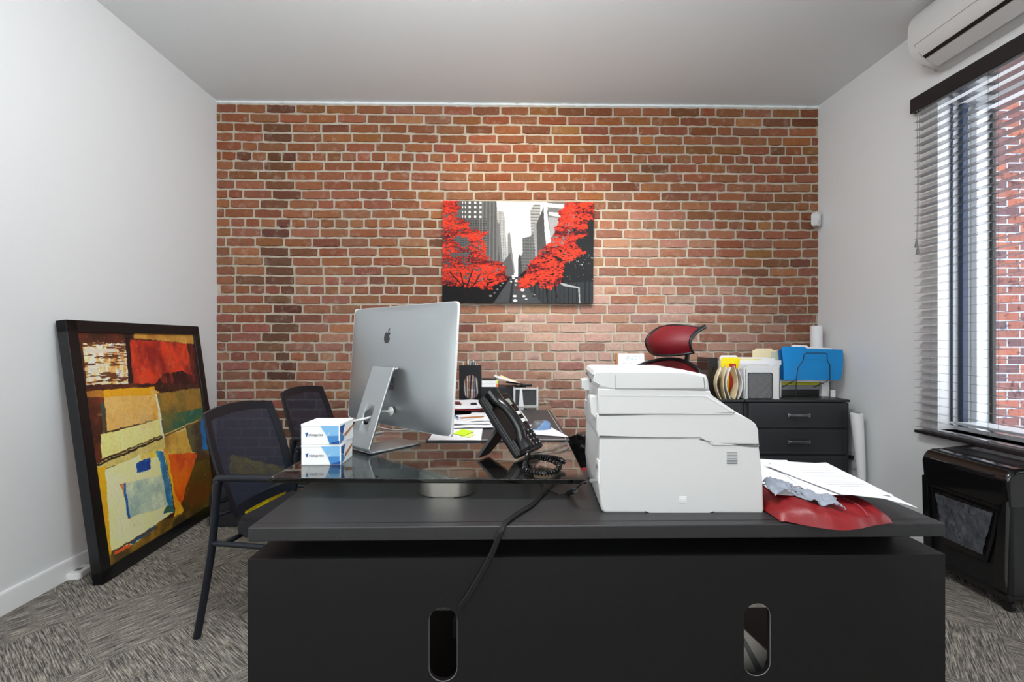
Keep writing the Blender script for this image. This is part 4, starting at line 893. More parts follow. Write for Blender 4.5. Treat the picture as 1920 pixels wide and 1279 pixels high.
bm = bmesh.new(); egg(bm, 0.038, 0.027, 0.034, 20, 10, 0.004, Matrix.Translation((-0.010, 0, 0)), 0.004); build('button_cover', bm, mat('grey_rubber', rgb(92, 92, 96), 0.45), mo)
bm = bmesh.new(); tube(bm, [(-0.028, -0.0035, 0.030), (-0.028, 0.0035, 0.030)], 0.006, 12); build('scroll_wheel', bm, M_alu, mo)
# black file holder
fp = at(882, 753, 3.0); fh = thing('file_holder', 'tall black magazine file with oval opening full of papers', 'file holder', (fp.x, 2.985, GZ + .0))
FW, FH, FD = 0.142, 0.237, 0.2
bm = bmesh.new(); panel_with_holes(bm, FW / 2, 0.0, FH, 0, 0.004, [(0.005, 0.098, 0.092, 0.155)]); build('front_panel', bm, M_metalb, fh, 20)
for s in (-1, 1): bm = bmesh.new(); prism(bm, [(0.004, 0), (FD * .45, 0), (FD * .45, 0.10), (0.004, FH)], s * (FW / 2 - .002) - 0.002, s * (FW / 2 - .002) + 0.002, 0, 1, None, 'YZ'); build('side_panel', bm, M_metalb, fh)
bbox('bottom_panel', (0, 0.047, 0.002), (FW - 0.008, 0.086, 0.004), M_metalb, fh, 0)
fcols = [M_paper, M_cream, M_paper, M_wood, M_paper, M_ink, M_paper, M_blue, M_cream, M_paper]
flab = ['farthest left', 'second from left', 'third from left', 'fourth from left', 'fifth from left', 'sixth from left', 'fourth from right', 'third from right', 'second from right', 'farthest right']
for i in range(10):
    x0 = -FW / 2 + 0.014 + i * 0.0125; hgt = (0.225, 0.242, 0.252, 0.262, 0.268, 0.25, 0.262, 0.248, 0.255, 0.235)[i]
    bm = bmesh.new(); grid_surface(bm, lambda s, t: Vector((x0 + 0.008 * math.sin(2.6 * t + i) - .004, 0.008 + 0.075 * s, 0.005 + hgt * t)), 4, 8, 0.003)
    d = build('document', bm, fcols[i]); d.location = fh.location; tag(d, ('%s %s in the black magazine file, ' % ({M_paper: 'white', M_cream: 'cream', M_wood: 'brown', M_ink: 'grey', M_blue: 'blue'}[fcols[i]], 'papers')) + flab[i], 'document', 'papers in the black magazine file')
# desktop organiser with boxes and papers
og = thing('desk_organizer', 'long black desk organizer box beside magazine file', 'organizer', (-0.050, 2.93, GZ))
bbox('tray', (0, 0, 0.055), (0.28, 0.17, 0.11), M_metalb, og, 0.003)
mh = thing('mesh_holder', 'white edged black mesh document holder at end of table', 'holder', (0.083, 2.78, GZ))
def mesh_frame(r, W, H, bw, mm, holes=True, dep=0.06):
    bm = bmesh.new()
    for c, s in (((-W / 2 + bw / 2, H / 2), (bw, H)), ((W / 2 - bw / 2, H / 2), (bw, H)), ((0, H - bw / 2), (W - 2 * bw, bw)), ((0, bw / 4), (W - 2 * bw, bw / 2))): box(bm, (c[0], 0, c[1]), (s[0], 0.006, s[1]), 0.0015, 1)
    box(bm, (-W / 2 + 0.003, dep / 2, H / 2), (0.006, dep, H), 0.001, 1); box(bm, (W / 2 - 0.003, dep / 2, H / 2), (0.006, dep, H), 0.001, 1)
    build('frame', bm, mm, r)
def wire_mesh(bm, x0, x1, z0, z1, y, p=0.006, r=0.0008):
    x = x0 - (z1 - z0)
    while x < x1:
        for sgn in (1, -1):
            a0 = Vector((x, y, z0 if sgn > 0 else z1)); b0_ = Vector((x + (z1 - z0), y, z1 if sgn > 0 else z0))
            t0 = max(0, (x0 - a0.x) / (b0_.x - a0.x)); t1 = min(1, (x1 - a0.x) / (b0_.x - a0.x))
            if t1 > t0: tube(bm, [a0.lerp(b0_, t0), a0.lerp(b0_, t1)], r, 4)
        x += p * 1.4
mesh_frame(mh, 0.15, 0.113, 0.012, M_white2)
bm = bmesh.new(); wire_mesh(bm, -0.063, 0.063, 0.006, 0.101, 0.0, 0.007, 0.001); build('mesh_panel', bm, M_metalb, mh)
bbox('inner_bin', (0, 0.032, 0.05), (0.136, 0.045, 0.098), M_seam, mh, 0.002)
sheet('paper_strip', [(0.040, 2.768, 0), (0.070, 2.768, 0), (0.060, 2.768, .11), (0.048, 2.768, .11)], GZ + .0, M_paper, 'narrow pale paper standing against the mesh holder', 'paper', bumpy=0.0, th=0.001)
oz = GZ + 0.111
for i, (x, y, z, s, m, nm, lab, cat) in enumerate(((-.135, 2.87, oz, (0.10, 0.07, 0.022), M_card, 'label_box', 'white box with orange end, lower one on the organizer', 'box'), (-.135, 2.87, oz + .0225, (0.10, 0.07, 0.018), M_card, 'label_box', 'white box on top of the orange ended box', 'box'), (-.14, 2.87, oz + .041, (0.09, 0.06, 0.014), M_glossb, 'small_case', 'small black case on top of the white boxes', 'case'), (0.085, 2.90, oz, (0.08, 0.06, 0.016), M_glossb, 'hole_punch', 'low black desk gadget on right end of the organizer', 'gadget'))):
    r = thing(nm, lab, cat, (x, y, z)); bbox('carton' if cat == 'box' else 'casing', (0, 0, s[2] / 2), s, m, r, 0.002)
    if cat == 'box': bbox('end_label', (s[0] / 2 - .006, -s[1] / 2 - .0004, s[2] / 2), (0.010, 0.0006, s[2] * .8), mat('orange_label', rgb(236, 110, 40), 0.5) if i == 0 else mat('lime_label', rgb(220, 236, 40), 0.5), r, 0)
for i, (dx, ry, m, lab) in enumerate(((0.0, 0, M_paper, 'white folded paper leaning over the organizer'), (0.035, 4, M_cream, 'yellow paper pad leaning on the organizer top'))):
    r = thing('paper_pad', lab, 'paper', (-0.04 + dx, 2.90, oz)); bm = bmesh.new(); box(bm, (0.0, 0, 0.0), (0.15, 0.07, 0.010), 0.002, 1, Matrix.Translation((0, 0, 0.030)) @ Matrix.Rotation(math.radians(19 + ry), 4, 'Y')); z_ = min(v.co.z for v in bm.verts); move(bm, bm.verts, Matrix.Translation((0, 0.02 * i, -z_ + .012 * (1 - i)))); build('sheets', bm, m, r)
st = thing('stapler', 'small black stapler lying on the organizer papers', 'stapler', (0.02, 2.85, oz + .004), math.radians(10)); bm = bmesh.new(); prism(bm, [(-0.06, 0.022), (-0.055, 0.034), (0.045, 0.016), (0.05, 0.008)], -0.01, 0.01, 0.002); build('arm', bm, M_glossb, st); bm = bmesh.new(); prism(bm, [(-0.06, 0.0), (-0.06, 0.008), (0.05, 0.006), (0.05, 0.0)], -0.01, 0.01, 0.001); build('base', bm, M_glossb, st)

# ------------------------------------------------------------------ red bag, strap and papers on the desk
rb = thing('red_bag', 'flat red nylon bag under white papers at desk right end', 'bag', (0.80, 1.32, 0.7503))
def bag(s, t):
    # s 0..1 left-right, t 0..1 front-back
    x = -0.130 + 0.275 * s; y = -0.170 + 0.37 * t + 0.006 * math.sin(9 * s + 1) * (1 - t)
    if t < 0.5: y -= 0.050 * math.sin(PI * min(1, max(0, (s - .05) / .95)) ** 0.8) * (1 - 2 * t)
    x += 0.05 * t * s
    return x, y
def prof_(s, t):
    a = max(0, 1 - abs(2 * s - 1) ** 7); b = max(0, 1 - abs(2 * t - 1) ** 9)
    n = mnoise.noise(Vector((s * 4, t * 3, 1.5))); n2 = mnoise.noise(Vector((s * 11, t * 6, 7)))
    return (a * b) ** 0.5 * (0.036 + 0.010 * n + 0.008 * n2 - 0.010 * s + 0.006 * abs(mnoise.noise(Vector((s * 9 + t * 5, t * 9, 3)))))
def bagtop(s, t): x, y = bag(s, t); return Vector((x, y, 0.003 + prof_(s, t) + 0.004 * (1 - abs(2 * s - 1))))
bm = bmesh.new(); nu, nv = 48, 36
T_ = [[bm.verts.new(bagtop(i / nu, j / nv)) for j in range(nv + 1)] for i in range(nu + 1)]
B_ = [[T_[i][j] if i in (0, nu) or j in (0, nv) else bm.verts.new((*bag(i / nu, j / nv), 0.0008)) for j in range(nv + 1)] for i in range(nu + 1)]
for i in range(nu):
    for j in range(nv): bm.faces.new((T_[i][j], T_[i + 1][j], T_[i + 1][j + 1], T_[i][j + 1])); 
for i in range(nu):
    for j in range(nv):
        q = (B_[i][j], B_[i][j + 1], B_[i + 1][j + 1], B_[i + 1][j]); q = list(dict.fromkeys(q))
        if len(q) > 2:
            try: bm.faces.new(q)
            except ValueError: pass
build('pouch', bm, M_red, rb, 60)
bm = bmesh.new(); tube(bm, [bagtop(.72 + .012 * math.sin(9 * t), t) + Vector((0, 0, .001)) for t in np.linspace(0.03, .5, 14)], 0.0022, 6); build('seam', bm, mat('dull_pink_seam', rgb(140, 44, 56), 0.5), rb)
strap = bmesh.new()
base = [onz(1442, 925, .80), onz(1468, 915, .805), onz(1495, 928, .80), onz(1520, 938, .795), onz(1545, 942, .793), onz(1572, 950, .790)]
sp = smooth_path(base, 8)
def strapf(s, t):
    k = s * (len(sp) - 1); i = min(int(k), len(sp) - 2); p = sp[i].lerp(sp[i + 1], k - i)
    n = mnoise.noise(Vector((s * 4, t * 1.5, 0))); n2 = mnoise.noise(Vector((s * 8, t * 3, 5)))
    wdt = 0.056 + 0.016 * n
    return p + Vector((0.006 * n2, (t - .5) * wdt, 0.016 + 0.009 * n + 0.008 * n2 + 0.010 * abs(mnoise.noise(Vector((s * 14, t * 5, 8)))) - 0.014 * (1 - t) ** 2))
grid_surface(strap, strapf, 60, 10, 0.0025); tag(build('grey_strap', strap, M_grey, None, 60), 'crumpled grey fabric strap lying on the red bag', 'strap')
M_print_paper = mat('printed_paper', rgb(228, 228, 231), 0.7, var=0.02)
bagz = 0.793
shp = [([(0.70, 1.235), (0.84, 1.20), (0.93, 1.50), (0.74, 1.53)], 'lower left white sheet on the red bag, next to printer'),
       ([(0.66, 1.33), (0.84, 1.26), (0.93, 1.57), (0.76, 1.60)], 'white sheet farthest back on the red bag pile'),
       ([(0.72, 1.30), (0.93, 1.24), (1.00, 1.52), (0.80, 1.57)], 'white sheet second from the back on red bag'),
       ([(0.78, 1.20), (0.985, 1.20), (1.0, 1.50), (0.84, 1.52)], 'white sheet under the topmost one on red bag')]
for i, (pts, lab) in enumerate(shp):
    sheet('paper', pts, bagz + .003 * i, M_print_paper, lab, group='papers on the red bag', seed=40 + i * .15, bumpy=0.005, nu=14, nv=14)
topz = bagz + .014
ts = sheet('paper', [(0.845, 1.19), tuple(onz(1720, 947, .80))[:2], tuple(onz(1549, 869, topz))[:2], (0.80, 1.475)], topz, M_print_paper, 'topmost white printed sheet overhanging right side of red bag', group='papers on the red bag', seed=50, bumpy=0.004, nu=16, nv=16, curl=lambda s, t: -0.018 * max(0, s - .55) * (1 - t) * 2.0)
bm = bmesh.new()
for i in range(9):
    box(bm, (0.0 + 0.012 * mnoise.noise(Vector((i, 0, 0))) - .01, -0.09 + i * 0.019, 0.0078), (0.10 if i % 3 else 0.06, 0.0015, 0.0003))
tx = build('printed_lines', bm, mat('pale_grey_print', rgb(160, 162, 168), 0.7), ts)
sheet('receipt', [(0.625, 1.27), (0.665, 1.25), (0.735, 1.44), (0.70, 1.47)], bagz + .012, mat('pale_blue_paper', rgb(190, 208, 222), 0.6), 'pale blue slip of paper beside the printer on red bag', 'paper', seed=60, bumpy=0.008)

# ------------------------------------------------------------------ visitor chairs
M_cmesh = mat('black_seat_mesh', rgb(28, 34, 50), 0.7, var=0); nt = M_cmesh.node_tree; N = nt.nodes; L = nt.links
tc = N.new('ShaderNodeTexCoord'); vr = N.new('ShaderNodeTexVoronoi'); vr.inputs['Scale'].default_value = 420; L.new(tc.outputs['Object'], vr.inputs['Vector'])
gtm = N.new('ShaderNodeMath'); gtm.operation = 'GREATER_THAN'; gtm.inputs[1].default_value = 0.30; L.new(vr.outputs['Distance'], gtm.inputs[0])
mad = N.new('ShaderNodeMath'); mad.operation = 'MULTIPLY_ADD'; mad.inputs[1].default_value = 0.20; mad.inputs[2].default_value = 0.74; L.new(gtm.outputs[0], mad.inputs[0]); L.new(mad.outputs[0], N['Principled BSDF'].inputs['Alpha'])
M_cframe = mat('dark_blue_black_frame', rgb(20, 24, 32), 0.35, var=0.1, bump=0.1, bscale=700)
M_cushion = mat('black_seat_fabric', rgb(26, 26, 30), 0.85, var=0.2, vscale=60, bump=0.4, bscale=600)
def visitor_chair(loc, rz, label):
    r = thing('visitor_chair', label, 'chair', loc, rz, 'visitor chairs by the left wall')
    def bk(s, t, off=0.0):    # s across -1..1, t 0..1 up
        z = 0.47 + 0.43 * t + 0.020 * (1 - s * s) * t
        x = -0.205 - 0.125 * t - 0.015 * t * t - 0.030 * (1 - s * s) + 0.0 + off
        hwid = 0.200 + 0.028 * math.sin(PI * min(1, t * 0.9))
        return Vector((x, s * hwid, z))
    bm = bmesh.new()
    rim = [bk(-1 + 2 * i / 14, 1) for i in range(15)] + [bk(1, 1 - i / 12) for i in range(1, 13)] + [bk(1 - 2 * i / 14, 0) for i in range(1, 15)] + [bk(-1, i / 12) for i in range(1, 12)]
    # wide flat rim of fabric covered frame: inner and outer rings
    def inset(s, t, k): return bk(s * (1 - 0.17 * k), 0.5 + (t - 0.5) * (1 - 0.17 * k))
    def ringp(k):
        o = []
        for i in range(14): o.append(inset(-1 + 2 * i / 14, 1, k))
        for i in range(12): o.append(inset(1, 1 - i / 12, k))
        for i in range(14): o.append(inset(1 - 2 * i / 14, 0, k))
        for i in range(12): o.append(inset(-1, i / 12, k))
        return o
    ra, rb_ = ringp(0), ringp(1); n = len(ra)
    for off in (0.006, -0.006): pass
    A1 = [bm.verts.new(p + Vector((0.006, 0, 0))) for p in ra]; A2 = [bm.verts.new(p + Vector((0.003, 0, 0))) for p in rb_]; B2 = [bm.verts.new(p - Vector((0.003, 0, 0))) for p in rb_]; B1 = [bm.verts.new(p - Vector((0.006, 0, 0))) for p in ra]
    for i in range(n):
        j = (i + 1) % n
        for P1, P2 in ((A1, A2), (A2, B2), (B2, B1), (B1, A1)): bm.faces.new((P1[i], P1[j], P2[j], P2[i]))
    build('backrest_frame', bm, M_cframe, r, 50)
    bm = bmesh.new(); grid_surface(bm, lambda s, t: inset(-1 + 2 * s, t, 1.0), 16, 14); build('backrest_mesh', bm, M_cmesh, r, 60)
    bm = bmesh.new()
    def seatf(z, k): return [(a, b) for a, b in rrect(0.47, 0.45, 0.06, 5, 0.02, 0)]
    prism(bm, rrect(0.47, 0.45, 0.06, 6, 0.03, 0), 0.405, 0.465, 0.022, 4, None, 'XY'); build('seat', bm, M_cushion, r, 60)
    for s in (-1, 1):
        bm = bmesh.new(); tube(bm, [(-0.325, s * 0.262, 0.004), (-0.262, s * 0.262, 0.34), (-0.235, s * 0.262, 0.60)], 0.0145, 12, 4, 0.8); build('leg', bm, M_cframe, r)
        bm = bmesh.new(); tube(bm, [(0.255, s * 0.262, 0.004), (0.235, s * 0.262, 0.34), (0.225, s * 0.262, 0.60)], 0.0145, 12, 4, 0.8); build('leg', bm, M_cframe, r)
        bm = bmesh.new(); tube(bm, [(-0.236, s * 0.262, 0.59), (-0.228, s * 0.262, 0.635), (-0.195, s * 0.262, 0.655), (0.15, s * 0.262, 0.662), (0.205, s * 0.262, 0.650), (0.225, s * 0.262, 0.59)], 0.017, 12, 6, 0.85); build('armrest', bm, M_cframe, r)
        bm = bmesh.new(); tube(bm, [(-0.262, s * 0.262, 0.39), (0.23, s * 0.262, 0.39)], 0.011, 10); build('side_rail', bm, M_cframe, r)
        bm = bmesh.new(); tube(bm, [(-0.228, s * 0.20, 0.50), (-0.245, s * 0.262, 0.50)], 0.010, 8); tube(bm, [(-0.235, s * 0.20, 0.55), (-0.243, s * 0.262, 0.55)], 0.010, 8); build('back_bracket', bm, M_cframe, r)
    bm = bmesh.new(); tube(bm, [(-0.20, -0.262, 0.39), (-0.20, 0.262, 0.39)], 0.010, 10); tube(bm, [(0.20, -0.262, 0.39), (0.20, 0.262, 0.39)], 0.010, 10); build('cross_rail', bm, M_cframe, r)
    return r
visitor_chair((-0.912, 2.085, 0), math.radians(-9), 'nearer black mesh visitor chair beside the leaning painting')
visitor_chair((-0.96, 2.83, 0), math.radians(-9), 'farther black mesh visitor chair close to the brick wall')

# ------------------------------------------------------------------ yellow bag on the floor
def crumple(name, loc, sx, sy, sz, m, label, cat, seed, amp=0.25, p=0.6):
    bm = bmesh.new(); bmesh.ops.create_icosphere(bm, subdivisions=5, radius=1)
    for v in bm.verts:
        c = v.co.copy(); c = Vector([math.copysign(abs(k) ** p, k) for k in c])
        n = mnoise.ridged_multi_fractal(c * 1.3 + Vector((seed, 0, 0)), 0.9, 2.1, 4, 1, 2) if False else mnoise.fractal(c * 1.6 + Vector((seed, 0, 0)), 0.8, 2.0, 4)
        c = c * (1 + amp * n); v.co = Vector((c.x * sx / 2, c.y * sy / 2, max(0, (c.z + 1) * sz / 2)))
    o = build(name, bm, m, None, 25); o.location = loc; return tag(o, label, cat)
yt = thing('yellow_tote', 'open yellow bag on carpet behind the nearer visitor chair', 'bag', (-1.86, 3.12, 0.0))
def ywall(p, q, h0, h1, sd_):
    bm = bmesh.new(); P0 = Vector((p[0], p[1], 0.002)); P1 = Vector((q[0], q[1], 0.002))
    nrm_ = (P1 - P0).cross(Vector((0, 0, 1))).normalized()
    grid_surface(bm, lambda s, t: P0.lerp(P1, s) + Vector((0, 0, (h0 + (h1 - h0) * s + 0.012 * mnoise.noise(Vector((s * 6, sd_, 0)))) * t)) + nrm_ * (0.022 * mnoise.noise(Vector((s * 7, t * 4, sd_)))* (0.3 + t)), 24, 10, 0.004)
    return build('side_wall', bm, M_yellow, yt, 20)
ywall((0.215, -0.26), (0.215, 0.27), 0.20, 0.21, 1); ywall((-0.21, 0.31), (0.215, 0.27), 0.36, 0.27, 2); ywall((-0.04, -0.03), (-0.21, 0.31), 0.20, 0.36, 3)
bbox('contents', (0.045, 0.05, 0.118), (0.29, 0.36, 0.232), M_cushion, yt, 0.02)

# ------------------------------------------------------------------ power strip by the painting
ps = thing('power_adapter', 'white plastic adapter block on carpet by left wall corner', 'adapter', (-2.115, 2.30, 0), math.radians(8))
ps.location = onz(150, 1079, 0); ps.location.x += 0.0
bm = bmesh.new(); prism(bm, rrect(0.07, 0.11, 0.018, 4), 0, 0.035, 0.006, 2, None, 'XY'); build('casing', bm, M_white, ps)
bm = bmesh.new(); box(bm, (0.0, -0.01, 0.036), (0.025, 0.03, 0.003), 0.001); build('socket_face', bm, M_seam, ps)

# ------------------------------------------------------------------ red office chair
oc_ = thing('office_chair', 'red mesh office chair with headrest behind the printer', 'chair', (0.60, 2.36, 0), math.atan2(-0.54, -0.84))
# local +x forward
M_rm = mat('red_open_mesh', rgb(116, 17, 28), 0.5, var=0); nt = M_rm.node_tree; N = nt.nodes; L = nt.links
tc = N.new('ShaderNodeTexCoord'); vr = N.new('ShaderNodeTexVoronoi'); vr.inputs['Scale'].default_value = 150; L.new(tc.outputs['Object'], vr.inputs['Vector'])
gtm = N.new('ShaderNodeMath'); gtm.operation = 'GREATER_THAN'; gtm.inputs[1].default_value = 0.24; L.new(vr.outputs['Distance'], gtm.inputs[0])
mad = N.new('ShaderNodeMath'); mad.operation = 'MULTIPLY_ADD'; mad.inputs[1].default_value = 0.12; mad.inputs[2].default_value = 0.86; L.new(gtm.outputs[0], mad.inputs[0]); L.new(mad.outputs[0], N['Principled BSDF'].inputs['Alpha'])
def hr(s, t):   # s -1..1 across, t 0..1 up
    z = 1.125 + 0.165 * t + 0.0 * s - 0.018 * s * s * (1 if t > .5 else -1) * abs(2 * t - 1)
    x = -0.305 + 0.055 * math.sin(PI * (0.12 + 0.75 * (1 - t))) - 0.075 * t * t * t - 0.050 * (1 - s * s) * -0.6
    return Vector((x - 0.03 * s * s, s * 0.145, z))
bm = bmesh.new(); grid_surface(bm, lambda s, t: hr(-1 + 2 * s, t), 20, 14, 0.003); build('headrest_mesh', bm, M_rm, oc_, 60)
bm = bmesh.new()
for s in (-1, 1): tube(bm, [hr(s, t) for t in np.linspace(-0.02, 1.04, 14)], lambda t: 0.007 + 0.008 * t, 10, 0, 0.8)
tube(bm, [hr(s, 0.0) for s in np.linspace(-1, 1, 14)], 0.007, 8); tube(bm, [hr(s, 1.0) for s in np.linspace(-1, 1, 14)], 0.005, 8); build('headrest_frame', bm, M_metalb, oc_, 50)
bm = bmesh.new(); tube(bm, [(-0.31, 0.06, 1.215), (-0.345, 0.06, 1.225), (-0.37, 0.06, 1.18), (-0.385, 0.05, 1.10), (-0.36, 0.02, 1.0)], 0.013, 10, 6, 1.4); tube(bm, [(-0.33, 0.135, 1.22), (-0.33, 0.0, 1.22)], 0.009, 8); build('headrest_arm', bm, M_metalb, oc_)
def bkr(s, t):
    z = 0.55 + 0.555 * t - 0.05 * s * s * t; x = -0.27 - 0.055 * t - 0.05 * math.sin(PI * t) * 0.0 + 0.05 * s * s
    hwid = 0.17 + 0.08 * math.sin(PI * (0.15 + 0.7 * t)); return Vector((x, s * hwid, z))
bm = bmesh.new(); grid_surface(bm, lambda s, t: bkr(-1 + 2 * s, t), 20, 20, 0.003); build('backrest_mesh', bm, M_rm, oc_, 60)
bm = bmesh.new(); rim = [bkr(s, 1) for s in np.linspace(-1, 1, 18)] + [bkr(1, t) for t in np.linspace(.95, 0, 18)] + [bkr(s, 0) for s in np.linspace(.9, -1, 14)] + [bkr(-1, t) for t in np.linspace(.05, .97, 18)]
tube(bm, rim + [rim[0]], 0.010, 8); build('backrest_frame', bm, M_metalb, oc_, 50)
bm = bmesh.new(); tube(bm, [(-0.36, 0, 1.02), (-0.38, 0, 0.8), (-0.30, 0, 0.55), (-0.12, 0, 0.44), (0, 0, 0.43)], 0.022, 10, 6); build('spine', bm, M_metalb, oc_)
bm = bmesh.new(); prism(bm, rrect(0.50, 0.50, 0.10, 6, 0.02, 0), 0.47, 0.515, 0.018, 3, None, 'XY'); build('seat', bm, M_redmesh, oc_, 60)
bm = bmesh.new(); prism(bm, rrect(0.51, 0.51, 0.10, 6, 0.02, 0), 0.445, 0.472, 0.008, 2, None, 'XY'); build('seat_frame', bm, M_metalb, oc_, 60)
for s in (-1, 1):
    bm = bmesh.new(); tube(bm, [(-0.05, s * 0.24, 0.45), (-0.06, s * 0.285, 0.50), (-0.06, s * 0.29, 0.66)], 0.016, 10, 5); build('arm_post', bm, M_metalb, oc_)
    bm = bmesh.new(); prism(bm, rrect(0.25, 0.08, 0.035, 5, -0.03, s * 0.29), 0.66, 0.69, 0.010, 3, None, 'XY'); build('arm_pad', bm, M_plastic, oc_)
bm = bmesh.new(); lathe(bm, [(0.028, 0.10), (0.028, 0.30), (0.018, 0.31), (0.018, 0.44)], 16); build('gas_column', bm, M_metalb, oc_)
for k in range(5):
    a = 2 * PI * k / 5 + 0.3; c, s = math.cos(a), math.sin(a)
    bm = bmesh.new(); tube(bm, [(0.02 * c, 0.02 * s, 0.115), (0.16 * c, 0.16 * s, 0.10), (0.29 * c, 0.29 * s, 0.072)], lambda t: 0.022 - 0.008 * t, 10, 4); build('base_leg', bm, M_metalb, oc_)
    bm = bmesh.new()
    for o_ in (-0.012, 0.012): tube(bm, [(0.29 * c - s * (o_ - .008), 0.29 * s + c * (o_ - .008), 0.029), (0.29 * c - s * (o_ + .008), 0.29 * s + c * (o_ + .008), 0.029)], 0.028, 16)
    build('caster', bm, M_plastic, oc_)
# ------------------------------------------------------------------ bin with black bag
bn = thing('waste_bin', 'bin lined with black plastic bag near the brick wall', 'bin', (0.50, 3.40, 0))
bm = bmesh.new(); lathe(bm, [(0.12, 0), (0.15, 0.40), (0.15, 0.41)], 28); build('bin_body', bm, M_plastic, bn)
bm = bmesh.new()
def bagf(s, t):
    a = 2 * PI * s; n = mnoise.noise(Vector((math.cos(a) * 3, math.sin(a) * 3, t * 2))); r = 0.152 + 0.012 * math.sin(PI * t) + 0.016 * n
    return Vector((r * math.cos(a), r * math.sin(a), 0.33 + 0.15 * t + 0.02 * n))
grid_surface(bm, bagf, 48, 6, 0.004); build('bag_liner', bm, M_glossb, bn, 30)

# ------------------------------------------------------------------ drawer cabinets
M_hdl = mat('dark_pewter_handle', rgb(96, 96, 100), 0.3, metal=0.7)
CT = 0.798; CY0, CY1 = 3.195, 3.59
def cabinet(x0, x1, label, rows=4):
    c = thing('drawer_cabinet', label, 'cabinet', ((x0 + x1) / 2, 0, 0), 0, 'black leather fronted drawer cabinets'); W = x1 - x0
    c.location = (c.location.x, (CY0 + CY1) / 2, 0); hdp = (CY1 - CY0) / 2
    bm = bmesh.new(); box(bm, (0, 0.008, CT / 2 - .01), (W, 2 * hdp - 0.016, CT - 0.022), 0.002); build('carcass', bm, M_black, c)
    bm = bmesh.new(); box(bm, (0, 0, CT - 0.008), (W, 2 * hdp, 0.016), 0.003); build('cabinet_top', bm, M_black, c)
    for i in range(rows):
        zt = CT - 0.020 - i * 0.1835; z0 = zt - 0.172
        bm = bmesh.new(); box(bm, (0, -hdp + 0.008, (zt + z0) / 2), (W - 0.044, 0.016, zt - z0), 0.004); d = build('drawer', bm, mat('black_leatherette_front', rgb(40, 41, 44), 0.45, bump=0.25, bscale=260, var=0.12, vscale=50) if i == 0 else bpy.data.materials['black_leatherette_front'], c)
        bm = bmesh.new()
        for q in ((0, zt - .012, W - .068, .0012), (0, z0 + .012, W - .068, .0012)): box(bm, (q[0], -hdp - 0.0004, q[1]), (q[2], 0.0008, q[3]))
        for s in (-1, 1): box(bm, (s * (W / 2 - .034), -hdp - .0004, (zt + z0) / 2), (0.0012, 0.0008, zt - z0 - .024))
        build('stitching', bm, bpy.data.materials.get('dark_grey_stitch') or mat('dark_grey_stitch', rgb(76, 76, 78), 0.6), d)
        bm = bmesh.new(); zc = (zt + z0) / 2
        tube(bm, [(-0.07, -hdp - .004, zc), (-0.06, -hdp - .018, zc), (0.0, -hdp - 0.024, zc), (0.06, -hdp - .018, zc), (0.07, -hdp - .004, zc)], 0.010, 8, 5, 0.35, (0, 1, 0))
        h = build('handle', bm, M_hdl, d)
        for s in (-1, 1): box_ = bmesh.new(); box(box_, (s * 0.072, -hdp - 0.008, zc), (0.010, 0.016, 0.026), 0.002); build('handle_mount', box_, M_steel, d)
    return c
cabinet(1.608, 2.33, 'right black drawer cabinet holding the blue folder rack')
cabinet(0.800, 1.602, 'left black drawer cabinet mostly hidden behind the printer')
# ------------------------------------------------------------------ things on the cabinets
ct = CT + 0.0005
pf = thing('small_picture', 'small pale picture in white mount standing against the brick wall', 'picture', (0.90, 3.50, ct))
bm = bmesh.new(); box(bm, (0.005, 0, 0.155), (0.20, 0.012, 0.31), 0.002, 1, Matrix.Rotation(math.radians(-6), 4, 'X') @ Matrix.Translation((0, 0, 0))); build('mount', bm, M_paper, pf); z_ = 0
bm = bmesh.new(); box(bm, (-0.092, 0.010, 0.155), (0.035, 0.012, 0.31), 0.001, 1, Matrix.Rotation(math.radians(-6), 4, 'X')); build('wood_backing', bm, M_wood, pf)
bm = bmesh.new()
for i in range(26):
    a, b = random.uniform(-0.07, .08), random.uniform(0.2, .29); box(bm, (a, -0.0068, b), (random.uniform(.006, .026), 0.0006, random.uniform(.002, .006)), 0, 1, Matrix.Rotation(math.radians(-6), 4, 'X'))
build('sketch_marks', bm, mat('pale_blue_ink', rgb(176, 200, 214), 0.7), pf)
pf.location.z += 0.001
# white desktop file with mesh side
wf = thing('mesh_file_box', 'white file box with black mesh panel on drawer cabinet', 'file box', (1.70, 3.22, ct)); WF, HF = 0.275, 0.235
wf.location.x = at(1425, 700, 3.22).x
bm = bmesh.new()
prism(bm, [(-WF * .36, 0), (WF / 2, 0), (WF / 2 + .002, HF * .97), (-WF * .30, HF), (-WF * .42, HF * .9)], 0, 0.006, 0.0015, 1); box(bm, (WF / 2 - 0.003, 0.06, HF * .48), (0.006, 0.12, HF * .94), 0.001, 1); box(bm, (-WF * .36, 0.06, HF * .45), (0.006, 0.12, HF * .88), 0.001, 1); box(bm, (0, .06, 0.003), (WF * .7, .12, 0.006), 0.001, 1); box(bm, (0.02, .12, HF * .5), (WF * .8, 0.005, HF * 1.02), 0.001, 1); build('box_shell', bm, M_white2, wf)
bm = bmesh.new(); 
ol = [(p.x, p.y) for p in [Vector(q) for q in rrect(0.168, 0.178, 0.012, 4, 0.0, 0.094)]]
pts = [Vector((a + .0, -0.003, b)) for a, b in ol]; tube(bm, pts + [pts[0]], 0.0028, 6); build('mesh_rim', bm, M_metalb, wf)
bm = bmesh.new(); wire_mesh(bm, -0.083, 0.083, 0.006, 0.182, -0.0025, 0.0075, 0.0010); build('mesh_panel', bm, M_metalb, wf)
bm = bmesh.new(); box(bm, (0.0, 0.0005 - .0012, 0.094), (0.16, 0.0012, 0.172)); build('mesh_backing', bm, mat('pale_grey_lining', rgb(158, 160, 162), 0.6), wf)
